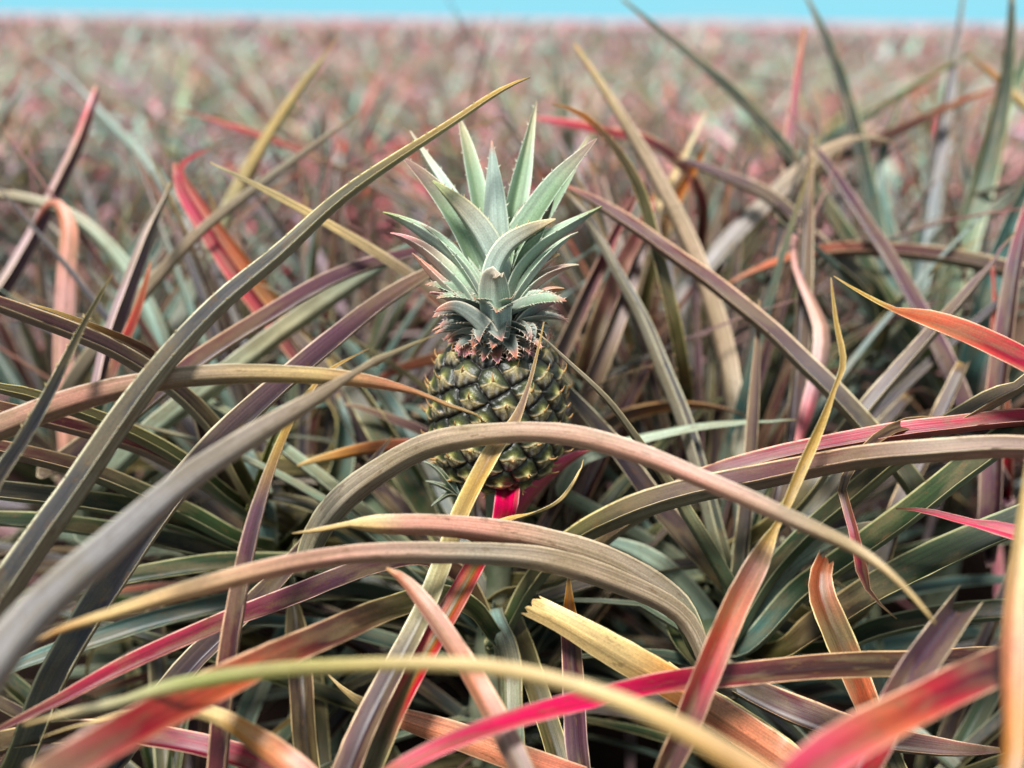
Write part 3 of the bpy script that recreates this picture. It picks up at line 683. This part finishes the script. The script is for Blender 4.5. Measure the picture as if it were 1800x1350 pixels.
MIX_FIELD = ['fmauve', 'fpink', 'frose', 'frose', 'frust', 'fpink', 'maroon', 'fdark', 'fpink', 'fsage', 'frose', 'mauve']
MIX_GREEN = ['green', 'dkgreen', 'dkgreen', 'olive', 'maroon', 'mauve', 'dkgreen', 'brown']
def rand_pal(rng, inner, mixn):
    a = rng.choice(['green', 'teal', 'olive'])
    b = rng.choice(mixn)
    if mixn and str(mixn[0]).startswith('f'): a = rng.choice(['frust', 'fmauve', 'olive', 'fdark'])
    if inner:
        return f'{a}:0 {rng.choice(["teal", "green", "pgreen", "mauve", "grey"])}:.5 {b}:1'
    c = rng.choice(['straw', 'salmon', 'frose', b, b, 'red', 'tan'])
    return f'{a}:0 {b}:.25 {b}:.7 {c}:1'

def blocked(P, dmin_top, dmin_low, lo=650):
    x, y, d = proj(P)
    vis = (x > -40) & (x < 1840) & (y > -40) & (y < 1390) & (d > .05)
    lim = np.where(y < lo, dmin_top, dmin_low)
    return bool((vis & (d < lim)).any() or (d < .3).any() and bool((vis & (d < .5)).any()))

# low leaves of the near plants that close the gaps underneath
for k, cnt in (('A', 60), ('B', 40), ('C', 36), ('D', 50), ('E', 64), ('F', 66), ('G', 40), ('H', 56), ('I', 54), ('K', 40), ('J', 44), ('M', 40)):
    rng = np.random.RandomState(ord(k) * 3)
    e, cb = PL[k]
    made = 0; tries = 0
    while made < cnt and tries < cnt * 25:
        tries += 1
        az = rng.uniform(0, 6.283)
        el = math.radians(rng.uniform(5, 62))
        ln = rng.uniform(.35, .62)
        P, w, nor = grown(cb + np.array([0, 0, rng.uniform(-.2, -.02)]), az, el, ln, rng.uniform(.017, .027),
                          rng.uniform(.4, 1.5), rng, twist=rng.uniform(-.5, .5))
        far = k in 'CGK'
        if blocked(P, .98, .98 if far else .68 if k in 'JM' else .79, 850 if k in 'JM' else 560):
            continue
        if P[:, 2].min() < .02:
            continue
        g = Geo()
        low = el < .7
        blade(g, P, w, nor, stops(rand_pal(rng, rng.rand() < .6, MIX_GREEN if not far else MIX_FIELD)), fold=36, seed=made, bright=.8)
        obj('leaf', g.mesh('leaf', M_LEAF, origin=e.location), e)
        made += 1

for k, cnt in (('C', 60), ('G', 54), ('H', 46), ('I', 54), ('K', 66)):
    rng = np.random.RandomState(ord(k) * 5 + 1)
    e, cb = PL[k]
    made = tries = 0
    while made < cnt and tries < 2500:
        tries += 1
        gg = k == 'G' and made < 16
        P, w, nor = grown(cb + np.array([0, 0, -.03]), rng.uniform(0, 6.283), math.radians(rng.uniform(36, 76)), rng.uniform(.45, .68),
                          rng.uniform(.012, .020) * (1.7 if gg else 1), rng.uniform(.05, .9), rng, twist=rng.uniform(-.3, .3))
        if blocked(P, .90, .90, 500) or P[:, 2].max() > .90 or (proj(P)[1] < 110).any(): continue
        g = Geo(); blade(g, P, w, nor, stops(rand_pal(rng, True, ['teal', 'green', 'fsage']) if gg else rand_pal(rng, False, MIX_MID)), fold=46, seed=made + 9, dry=.04, bright=.72)  # leaf colour darkened to put the shade of the gaps in
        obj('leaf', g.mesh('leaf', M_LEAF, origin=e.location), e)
        made += 1

# ------------------------------------------------------------------ the fruit
def fruit():
    R0, HH = 0.0505, 0.0615
    nt_, nth = 250, 400
    t = np.linspace(-1, 1, nt_)
    tt = np.sin(t * math.pi / 2)
    def prof(t):
        return R0 * np.clip(1 - np.abs(t) ** 3.3, 0, 1) ** .52 * (1 - .05 * t)
    th = np.linspace(0, 2 * math.pi, nth, endpoint=False)
    Rr = prof(tt)
    # eyes in golden-angle spiral, spaced by area
    q = np.linspace(-.985, .985, 2000)
    A = np.cumsum(prof(q) * np.sqrt(HH**2 + np.gradient(prof(q), q) ** 2)); A /= A[-1]
    NE = 98
    ga = math.pi * (3 - math.sqrt(5))
    et = np.interp((np.arange(NE) + .5) / NE, A, q)
    ea = (np.arange(NE) * ga + 1.15) % (2 * math.pi)
    EP = np.stack([prof(et) * np.cos(ea), prof(et) * np.sin(ea), et * HH], -1)
    # let the eyes settle into even, roughly six-sided cells
    Sx = np.stack([prof(tt)[:, None] * np.cos(th)[None], prof(tt)[:, None] * np.sin(th)[None], np.broadcast_to((tt * HH)[:, None], (nt_, nth))], -1)[::3, ::3]
    wt = (prof(tt)[::3, None] * np.gradient(tt)[::3, None] * np.sqrt(1 + 0 * tt[::3, None]) + 1e-7) * np.ones((1, Sx.shape[1]))
    Sx = Sx.reshape(-1, 3); wt = wt.ravel()
    for _ in range(7):
        ow = np.argmin(((Sx[:, None] - EP[None]) ** 2).sum(2), 1)
        ws = np.bincount(ow, wt, NE) + 1e-12
        cen = np.stack([np.bincount(ow, wt * Sx[:, d_], NE) / ws for d_ in range(3)], -1)
        et = np.clip(cen[:, 2] / HH, -.99, .99)
        ea = np.arctan2(cen[:, 1], cen[:, 0])
        EP = np.stack([prof(et) * np.cos(ea), prof(et) * np.sin(ea), et * HH], -1)
    TT, TH = np.meshgrid(tt, th, indexing='ij')
    RR = prof(TT)
    S = np.stack([RR * np.cos(TH), RR * np.sin(TH), TT * HH], -1)
    dr = np.gradient(prof(tt), tt)
    nz = -dr / HH
    nr = np.stack([np.cos(TH), np.sin(TH), np.broadcast_to(nz[:, None], TH.shape)], -1)
    nr = nrm(nr)
    pts = S.reshape(-1, 3)
    D = np.linalg.norm(pts[:, None] - EP[None], axis=2)
    o = np.argsort(D, axis=1)[:, :2]
    F1 = np.take_along_axis(D, o[:, :1], 1)[:, 0]; F2 = np.take_along_axis(D, o[:, 1:2], 1)[:, 0]
    edge = ((F2 - F1) / (F2 + F1 + 1e-9)).reshape(TT.shape)
    own = o[:, 0].reshape(TT.shape)
    dv = S - EP[own]
    ea_o = ea[own]
    ta = np.stack([-np.sin(ea_o), np.cos(ea_o), 0 * ea_o], -1)
    er = np.stack([np.cos(ea_o), np.sin(ea_o), 0 * ea_o], -1)
    slope = np.interp(et, tt, nz)[own]
    en = nrm(er + np.array([0, 0, 1.0]) * slope[..., None])
    tb = np.cross(en, ta); tb = np.where(tb[..., 2:3] < 0, -tb, tb)
    r = 0.0123
    a = (dv * ta).sum(-1) / r; b = (dv * tb).sum(-1) / r
    rs = np.random.RandomState(7)
    jit = rs.rand(NE, 4)[own]
    dome = np.clip(edge / .36, 0, 1)
    rr0 = np.sqrt(a**2 + b**2)
    disp = 0.0046 * np.sqrt(np.clip(1 - (1 - dome) ** 2, 0, 1)) * (.8 + .2 * np.clip(1 - rr0, 0, 1))
    # bract: its rim rises like a moustache to the point in the middle
    rim = 0.14 + .24 * (jit[..., 0] - .5) - .52 * np.abs(a) ** .8 + .22 * np.abs(a) ** 2.2
    inb = 1 / (1 + np.exp(-(rim - b) * 26))
    rr = np.sqrt(a**2 + b**2)
    cone = np.exp(-(rr / .26) ** 1.5)
    disp += inb * .0009 * np.clip(dome * 2, 0, 1) + cone * .0016
    disp += .0009 * np.exp(-((b - rim) / .07) ** 2) * (np.abs(a) < .95)
    wr = np.sin(a * 22 + jit[..., 1] * 9) * .00018 * inb + .0002 * np.sin(a * 9 + b * 13 + jit[..., 2] * 20)
    disp += wr
    V = S + nr * disp[..., None]
    # skin colours, darkened along the grooves between the eyes
    def c(h): return lin(h)
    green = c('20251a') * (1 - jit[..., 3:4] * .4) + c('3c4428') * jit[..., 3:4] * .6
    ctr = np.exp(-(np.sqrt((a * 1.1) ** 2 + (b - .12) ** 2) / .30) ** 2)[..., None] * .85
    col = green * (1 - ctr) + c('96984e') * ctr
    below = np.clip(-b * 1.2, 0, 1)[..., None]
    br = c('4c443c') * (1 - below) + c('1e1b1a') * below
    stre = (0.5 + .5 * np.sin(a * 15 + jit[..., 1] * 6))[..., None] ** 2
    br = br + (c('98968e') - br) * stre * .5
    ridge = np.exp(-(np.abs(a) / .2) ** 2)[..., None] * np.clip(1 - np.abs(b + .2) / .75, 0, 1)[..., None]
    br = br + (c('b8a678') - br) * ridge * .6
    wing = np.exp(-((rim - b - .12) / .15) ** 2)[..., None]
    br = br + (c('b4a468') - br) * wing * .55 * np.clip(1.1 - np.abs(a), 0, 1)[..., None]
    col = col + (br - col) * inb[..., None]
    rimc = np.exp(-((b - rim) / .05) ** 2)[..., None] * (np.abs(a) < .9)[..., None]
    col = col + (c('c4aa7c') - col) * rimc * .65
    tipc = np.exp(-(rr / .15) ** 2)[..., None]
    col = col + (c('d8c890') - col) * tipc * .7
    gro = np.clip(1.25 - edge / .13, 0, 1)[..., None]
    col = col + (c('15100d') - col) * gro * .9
    g = Geo()
    i = np.arange(nt_ - 1)[:, None] * nth; j = np.arange(nth)[None]; j2 = (j + 1) % nth
    F = np.stack([i + j, i + j2, i + nth + j2, i + nth + j], -1).reshape(-1, 4)
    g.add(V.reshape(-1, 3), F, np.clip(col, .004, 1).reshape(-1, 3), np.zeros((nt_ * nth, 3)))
    # pointed tips of the bracts, with a few dry flower threads
    gs = Geo()
    for e_ in range(NE):
        if abs(et[e_]) > .97: continue
        er_ = np.array([math.cos(ea[e_]), math.sin(ea[e_]), 0]); ta_ = np.array([-er_[1], er_[0], 0])
        sl = np.interp(et[e_], tt, nz)
        en_ = nrm(er_ + np.array([0, 0, sl])); tb_ = np.cross(en_, ta_); tb_ = tb_ if tb_[2] > 0 else -tb_
        p0 = EP[e_] + en_ * .0066
        for q_ in range(1 + rs.randint(2, 5)):
            ln = rs.uniform(.007, .0105) if q_ == 0 else rs.uniform(.003, .0055)
            dirv = nrm(en_ * 1.0 + tb_ * rs.uniform(.1, 1.0) + ta_ * rs.uniform(-.5, .5) * (1 if q_ == 0 else 2.2))
            bend = nrm(tb_ + ta_ * rs.uniform(-.5, .5))
            w0 = .0013 if q_ == 0 else .0005
            pp = [p0 - en_ * .001 + ta_ * rs.uniform(-.002, .002) * (q_ > 0)]
            pp += [pp[0] + dirv * ln * .5, pp[0] + dirv * ln * .8 + bend * ln * .3]
            cc = lin('c89a62') if q_ == 0 else lin(['a87850', 'd8c088', '6a4a30'][rs.randint(3)])
            tube(gs, np.array(pp), [w0, w0 * .55, .00012], cc, n=5, k=5)
    return g, gs
gF, gS = fruit()
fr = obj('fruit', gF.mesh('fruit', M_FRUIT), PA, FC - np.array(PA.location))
fr.rotation_euler = (math.radians(-3), math.radians(1.5), 0)
sp_o = obj('bract_spines', gS.mesh('bract_spines', simple_material('bract_tip', (.7, .7, .7), (1.1, 1.1, 1.1), 300, .7, attr=True)), fr)

# stalk
g = Geo()
cA = PL['A'][1]
tube(g, np.array([[cA[0], cA[1], cA[2] - .06], [FC[0] + .002, FC[1] + .004, (cA[2] + FC[2] - .06) / 2], [FC[0], FC[1], FC[2] - .052]]), [.013, .011, .012], (.2, .2, .12))
obj('stalk', g.mesh('stalk', M_STALK, origin=PA.location), PA)

# ------------------------------------------------------------------ the crown
CB = FC + np.array([0.0, 0.0, 0.054])           # where the crown sits
crown = bpy.data.objects.new('crown', None); crown.empty_display_size = .03
sc.collection.objects.link(crown); crown.parent = PA; crown.location = CB - np.array(PA.location)
def crown_leaf(g):
    o = obj('crown_leaf', g.mesh('crown_leaf', M_CROWN, origin=CB), crown)
    return o
CR = []
def C_(pal, pts, roll=(160, 160), fold=34, sp=.6):
    g = traced(None, pts, pal, roll=roll, fold=fold, spines=sp, ext=False, seed=len(CR) * 5 + 1, bright=1.12, ws=.88, thick=.0016, n=30, wave=.03)
    CR.append(1); crown_leaf(g)
cg = 'crown:0 crown:.7 cream:.95 tan:1'
cp = 'crlow:0 crown:.3 crown:.7 rosy:1'
# back (inner faces seen)
C_(cg, [(868,560,22,72),(858,470,34,72.5),(848,400,38,73),(833,320,34,73.5),(818,250,20,74),(806,205,3,74.5)], (25,15), 36)
C_(cg, [(868,560,18,72),(866,470,28,73),(862,400,30,74),(853,350,22,74.5),(836,295,10,75),(824,262,2,75)], (15,15), 36)
C_(cg, [(880,560,24,72),(890,460,40,72.5),(898,390,44,73),(912,320,38,73.5),(928,245,20,74),(943,177,2,74.5)], (15,15), 38)
C_(cg, [(860,560,18,72),(830,450,28,72.5),(808,380,28,73),(778,325,22,73.5),(750,280,14,74),(721,230,2,74)], (140,150), 34)
C_(cg, [(890,540,24,72),(925,440,36,72.5),(965,370,36,73),(1000,310,24,73.5),(1036,238,3,74)], (30,30), 34)
# middle
C_('crown:0 crown:.6 tan:.85 rosy:1', [(862,560,26,70.5),(825,450,42,70),(790,380,42,70),(755,330,30,70),(706,276,3,70)], (30,35), 36)
C_(cp, [(885,550,28,70.5),(905,450,42,70),(945,385,44,69.5),(985,325,36,69),(1020,280,20,69),(1049,244,2,69)], (45,40), 36)
C_('crown:0 crown:.5 crown:.9 salmon:1', [(873,540,36,69.5),(870,460,50,69),(867,400,54,69),(866,340,42,69.3),(865,290,22,69.5),(864,247,3,70)], (165,165), 34)
C_(cp, [(897,535,20,70),(925,460,28,70),(950,410,28,70),(973,352,3,70)], (40,40), 34)
# front sides, arching out
C_('crlow:0 crown:.4 olive:.75 lime:1', [(858,545,34,68.5),(866,480,50,68),(845,425,50,67.5),(815,380,40,67.5),(785,345,22,67.5),(760,318,3,67.5)], (150,140), 34)
C_('crlow:0 crown:.4 crown:.75 lime:1', [(848,560,26,69),(825,500,38,69),(785,450,36,69),(735,410,28,69),(700,387,14,69),(673,373,2,69)], (75,75), 38)
C_('crlow:0 crown:.4 rosy:.8 pink:1', [(845,575,26,68.5),(815,520,34,68),(775,475,32,68),(730,435,22,68),(686,410,2,68)], (70,70), 38)
C_('crlow:0 crlow:.5 salmon:.85 salmon:1', [(845,585,24,68),(815,545,30,67.5),(780,510,26,67.5),(745,470,14,67.5),(724,445,2,67.5)], (75,75), 38)
C_('crlow:0 crown:.4 olive:.8 straw:1', [(872,560,34,67.5),(872,485,40,67),(893,440,38,66.5),(930,412,28,66.5),(960,395,14,66.5),(977,385,2,66.5)], (150,140), 34)
C_('crlow:0 crown:.4 crown:.8 lime:1', [(895,560,26,69),(910,490,38,69),(950,440,36,69),(1000,405,26,69),(1035,380,12,69),(1058,363,2,69)], (70,75), 38)
C_('crlow:0 crown:.4 rosy:.8 straw:1', [(900,560,24,69.5),(925,500,28,69.5),(955,470,22,69.5),(984,447,3,69.5)], (60,60), 36)
C_('crlow:0 crown:.4 rosy:.8 cream:1', [(902,575,24,69),(928,520,28,69),(965,487,22,69),(1018,466,2,69)], (70,70), 38)
C_('crlow:0 crlow:.5 salmon:.8 orange:1', [(902,590,24,68.5),(930,545,28,68.5),(958,520,22,68.5),(992,508,3,68.5)], (80,80), 36)
C_('crlow:0 crlow:.5 pink:.85 pink:1', [(900,600,24,68),(925,560,28,68),(955,540,22,68),(992,526,2,68)], (80,80), 36)
C_('crlow:0 crown:.5 tan:1', [(872,600,46,66.5),(872,550,62,65.5),(869,510,60,64.5),(868,488,44,63.8),(870,482,26,63.2),(871,489,2,62.7)], (170,195), 30, 0)
C_('crlow:0 crlow:.75 salmon:.92 red:1', [(865,610,30,66.5),(835,570,32,65.8),(800,545,22,65.4),(778,545,12,65),(766,548,2,65)], (110,120), 36, 0)
C_('crlow:0 crlow:.5 rosy:.8 pink:1', [(855,600,26,67.5),(825,555,32,67),(790,528,22,67),(755,514,2,67)], (80,80), 36, 0)
rng = np.random.RandomState(21)
for i in range(20):
    az = i * 2.39996; f = i / 20
    if f > .6: break
    P, w, nor = grown(CB + np.array([math.cos(az), math.sin(az), 0]) * .010 + np.array([0, 0, .018 + .02 * f]), az, math.radians(44 + 34 * f), .062 + .05 * f, .017, .5, rng, n=16)
    v = np.linspace(0, 1, 16); w = .0175 * np.sin((.25 + .75 * v) * math.pi) ** .8 + .0003
    g = Geo(); blade(g, P, w, nor, stops('crlow:0 crown:.4 crown:.8 ' + ('rosy:1' if i % 2 else 'cream:1')), fold=44, thick=.0013, spines=.6, seed=i, bright=1.15, rough_=.3)
    if math.sin(az) > .15: crown_leaf(g)
# lower rings: short pointed scales, the lowest ones folded down over the fruit, red at the tips
rng = np.random.RandomState(11)
RA = math.atan2(-CB[1], -CB[0])
for ring, (cnt, z0, el0, ln, wd, droop) in enumerate(((19, .001, -10, .017, .011, .9), (17, .006, 4, .023, .013, .8), (15, .009, 16, .034, .016, .9), (14, .015, 28, .042, .020, .9), (12, .024, 42, .048, .021, .7))):
    for i in range(cnt):
        az = (i + ring * .5) * 2 * math.pi / cnt + rng.uniform(-.15, .15)
        base = CB + np.array([math.cos(az), math.sin(az), 0]) * (.021 - ring * .003) + np.array([0, 0, z0 + .002])
        P, w, nor = grown(base, az, math.radians(el0 + rng.uniform(-8, 8)), ln * rng.uniform(.8, 1.15), wd, droop * rng.uniform(.7, 1.2), rng, n=14, twist=rng.uniform(-.5, .5))
        v = np.linspace(0, 1, 14)
        w = wd * np.sin(np.clip(.35 + v * .65, 0, 1) * math.pi) ** .8 * 1.0 + .0003
        # keep the scales lying on the shoulders of the fruit rather than inside it
        rel = P - FC; rad = np.hypot(rel[:, 0], rel[:, 1])
        tz = np.clip(rel[:, 2] / .060, -1, 1)
        need = .0505 * np.clip(1 - np.abs(rad / .0505) ** 2, 0, 1) ** (1 / 2.6)
        minz = FC[2] + .062 * np.clip(1 - (np.clip(rad, 0, .052) / .0555) ** 1.9, 0, 1) ** (1 / 2.6) + .004
        P[:, 2] = np.where(rad < .054, np.maximum(P[:, 2], minz), P[:, 2])
        g = Geo()
        pal = ('crlow:0 salmon:.6 frose:.85 salmon:1', 'crlow:0 crlow:.65 salmon:.85 frose:1', 'crlow:0 crlow:.7 salmon:.9 orange:1', 'crlow:0 crlow:.75 rosy:.9 salmon:1', 'crlow:0 crown:.8 salmon:1')[ring]
        blade(g, P, w, nor, stops(pal), fold=30, thick=.0013, spines=.85 if ring < 2 else .6, seed=ring * 20 + i, wave=.25, spsize=1.25, bright=1.1)
        crown_leaf(g)

# little slip growing at the foot of the fruit
slip = bpy.data.objects.new('slip', None); slip.empty_display_size = .02
sc.collection.objects.link(slip); slip.parent = PA
SB = at(800, 868, .715); slip.location = SB - np.array(PA.location)
for pts in ([(805,875,14,71),(785,850,16,70),(765,825,12,70),(745,812,2,70)], [(805,878,14,71),(785,862,14,70),(765,852,9,70),(748,846,2,70)],
            [(805,880,12,71),(790,872,14,70),(775,880,9,70),(758,890,2,70)], [(808,875,14,71),(795,845,16,71),(785,815,12,71),(778,790,2,71)]):
    g = traced(None, pts, 'teal:0 green:.5 pgreen:1', roll=(70, 70), fold=34, spines=.5, ext=False, thick=.001)
    obj('slip_leaf', g.mesh('slip_leaf', M_CROWN, origin=SB), slip)

# ------------------------------------------------------------------ the field: every plant a thing
TINTS = [['fpink', 'frose', 'fpink'], ['fmauve', 'fpink', 'fdark'], None, ['frust', 'fpink', 'frust'], ['fsage', 'fgrey', 'frose'], ['frose', 'red', 'frose'], ['fpink', 'fmauve', 'frust']]
def kit(seed, nleaf, greenish, tint=None, flat=0.0):
    """leaf meshes of one plant, relative to its base on the ground"""
    rng = np.random.RandomState(seed)
    ga = 2.39996
    out_ = []
    for i in range(nleaf):
        f = (i + .5) / nleaf                    # 0 outer .. 1 inner
        az = i * ga + rng.uniform(-.3, .3)
        el = math.radians(8 + (66 - 14 * flat) * f ** .8 + rng.uniform(-7, 7))
        ln = rng.uniform(.42, .62) * (0.85 + .25 * f)
        P, w, nor = grown((0, 0, .30 + .12 * f), az, el, ln, rng.uniform(.018, .028), rng.uniform(.3 + flat * .7, 1.2 + flat * .9) * (1.2 - .6 * f), rng,
                          twist=rng.uniform(-.5, .5), n=14)
        P[:, 2] = np.maximum(P[:, 2], .03)
        mf = MIX_FIELD if tint is None else (tint + tint + MIX_FIELD[::3])
        pal = (f'{rng.choice(["teal", "fsage"])}:0 fsage:.4 {rng.choice(["fsage", "fgrey", "fpink"])}:1' if f > .74 and tint is not None and seed % 3 == 0 else rand_pal(rng, f > .8, mf)) if not greenish else rand_pal(rng, f > .4, ['fsage', 'teal', 'frust', 'fmauve', 'fgrey'])
        out_.append((P, w, nor, pal, i))
    return out_
US3 = np.array([-1, -.45, 0, .45, 1.0])
kits_parts, kits_one = [], []
def stem_mesh():
    g = Geo(); tube(g, np.array([[0, 0, -.02], [.004, 0, .15], [0, .003, .3], [0, 0, .40]]), [.026, .028, .026, .014], (.16, .14, .09))
    return g.mesh('stem', M_STALK)
STEM = stem_mesh()
for s in range(5):
    ms = []
    for (P, w, nor, pal, i) in kit(100 + s, 40, s == 2):
        g = Geo(); blade(g, P, w, nor, stops(pal), fold=46, seed=i + s * 40, bright=.88, us=US)  # colour taken down slightly, standing in for shade low between the leaves
        ms.append(g.mesh('leaf', M_LEAF))
    kits_parts.append(ms)
for s in range(9):
    g = Geo()
    for (P, w, nor, pal, i) in kit(200 + s, 30, s % 8 == 2, TINTS[s % 7], 1.0):
        blade(g, P[::2], w[::2] * 1.6, nor[::2], stops(pal), fold=44, seed=i, us=US3, bright=1.5)  # raised leaf colour stands in for sky light glancing off far plants
    kits_one.append(g.mesh('pineapple_plant', M_FIELD))
rng = np.random.RandomState(5)
rows = []
y = 1.46
while y < 9.5:
    rows.append(y); y += .50 if len(rows) % 2 else .58
ORD = ['first', 'second', 'third', 'fourth', 'fifth', 'sixth', 'seventh', 'eighth', 'ninth', 'tenth', 'eleventh', 'twelfth', 'thirteenth', 'fourteenth', 'fifteenth', 'sixteenth']
count = 0
for ri, yy in enumerate(rows):
    half = .60 * yy + .35
    n = int(2 * half / .36)
    xs = [(-half + (i + .5) * 2 * half / n) for i in range(n)]
    placed = 0
    for xi, x in enumerate(xs):
        if count >= 285: break
        x += rng.uniform(-.06, .06); yj = yy + rng.uniform(-.07, .07)
        if any(math.hypot(x - PL[k][1][0], yj - PL[k][1][1]) < .26 for k in PL): continue
        px, py, d = proj(np.array([x, yj, .6]))
        if not (-260 < px < 2060): continue
        s = rng.uniform(.86, 1.06) * (1.0 if ri else .97)
        rot = rng.uniform(0, 6.283)
        if ri < 3:
            lab = f'blurred pineapple plant, {ORD[placed]} from the left in the {ORD[ri]} field row behind the fruit'
            kk = rng.randint(5)
            e = empty('pineapple_plant', (x, yj, 0), lab, 'pineapple plant', 'pineapple plants in the rows behind the fruit')
            sm = obj('stem', STEM, e)
            for me in kits_parts[kk]:
                obj('leaf', me, e)
        else:
            e = obj('pineapple_plant', kits_one[rng.randint(9)], None, (x, yj, 0))
            e['label'] = 'pineapple plant blurred among the many reddish rows running towards the horizon'
            e['category'] = 'pineapple plant'; e['group'] = 'pineapple plants in the far rows'
        e.rotation_euler = (0, 0, rot); e.scale = (s, s, s)
        placed += 1; count += 1
Y_END = yy
print('field plants', count, 'to', Y_END)

# beyond: the rest of the field, one mass
US2 = np.array([-1, 0, 1.0])
def far_field():
    rng = np.random.RandomState(9)
    g = Geo()
    yv = Y_END + .5
    bladesets = []
    for s in range(10):
        gg = Geo()
        for (P, w, nor, pal, i) in kit(300 + s, 18, s % 10 == 2, TINTS[(s * 3) % 7], 1.0):
            P2 = P[::4]; w2 = w[::4] * 2.6; no = nor[::4]
            T = nrm(np.gradient(P2, axis=0)); B = nrm(np.cross(T, no))
            n = len(P2)
            V = np.stack([P2 - B * w2[:, None] / 2 + no * w2[:, None] * .2, P2, P2 + B * w2[:, None] / 2 + no * w2[:, None] * .2], 1).reshape(-1, 3)
            q = np.arange(n - 1)[:, None] * 3 + np.arange(2)[None]
            F = np.stack([q, q + 1, q + 4, q + 3], -1).reshape(-1, 4)
            pc = palat(stops(pal), np.linspace(0, 1, n)) * 1.6  # sky light on the distant leaves is put into their raised colour
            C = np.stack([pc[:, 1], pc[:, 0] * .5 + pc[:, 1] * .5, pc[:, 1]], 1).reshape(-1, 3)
            gg.add(V, F, np.clip(C, .01, .95), np.zeros((len(V), 3)))
        bladesets.append((np.concatenate(gg.v), np.concatenate(gg.f), np.concatenate(gg.c)))
    for yy in rows:                                   # the same rows carried on past both sides of the view
        for sd_ in (-1, 1):
            for x in np.arange(.60 * yy + .55, .95 * yy + 2.2, .36):
                V, F, C = bladesets[rng.randint(10)]
                a = rng.uniform(0, 6.283); ca, sa = math.cos(a), math.sin(a)
                g.add(np.stack([V[:, 0] * ca - V[:, 1] * sa + sd_ * x, V[:, 0] * sa + V[:, 1] * ca + yy, V[:, 2]], -1), F, C * rng.uniform(.7, 1.2), np.zeros((len(V), 3)))
    while yv < 44:
        half = .85 * yv + 1.0
        sp = .42 * (1 + (yv - 8) / 30)
        for x in np.arange(-half, half, sp):
            V, F, C = bladesets[rng.randint(10)]
            a = rng.uniform(0, 6.283); s = rng.uniform(.9, 1.12); ca, sa = math.cos(a) * s, math.sin(a) * s
            V2 = np.stack([V[:, 0] * ca - V[:, 1] * sa + x + rng.uniform(-.12, .12), V[:, 0] * sa + V[:, 1] * ca + yv + rng.uniform(-.15, .15), V[:, 2] * s], -1)
            g.add(V2, F, C * rng.uniform(.65, 1.3), np.zeros((len(V2), 3)))
        yv += .55 * (1 + (yv - 8) / 30)
    # the last part, seen only edge-on at the horizon: the closed canopy
    nx, ny = 700, 300
    Y = 40 + (np.linspace(0, 1, ny) ** 2.2) * 900
    X = np.linspace(-1, 1, nx)
    XX = X[None] * (Y[:, None] * .75); YY = np.broadcast_to(Y[:, None], XX.shape)
    ZZ = .45 + rng.rand(ny, nx) ** 1.5 * .55
    V = np.stack([XX, YY, ZZ], -1).reshape(-1, 3)
    i = (np.arange(ny - 1)[:, None] * nx + np.arange(nx - 1)[None]).ravel()
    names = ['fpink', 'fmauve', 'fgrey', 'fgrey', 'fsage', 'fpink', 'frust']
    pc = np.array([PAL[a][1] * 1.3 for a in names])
    g.add(V, np.stack([i, i + 1, i + nx + 1, i + nx], -1), pc[rng.randint(len(names), size=len(V))], np.zeros((len(V), 3)))
    o = obj('pineapple_field', g.mesh('pineapple_field', M_FIELD, smooth=False))
    o['kind'] = 'stuff'; o['label'] = 'distant pineapple rows merging into one pinkish grey mass below the turquoise sky'; o['category'] = 'crop field'
far_field()
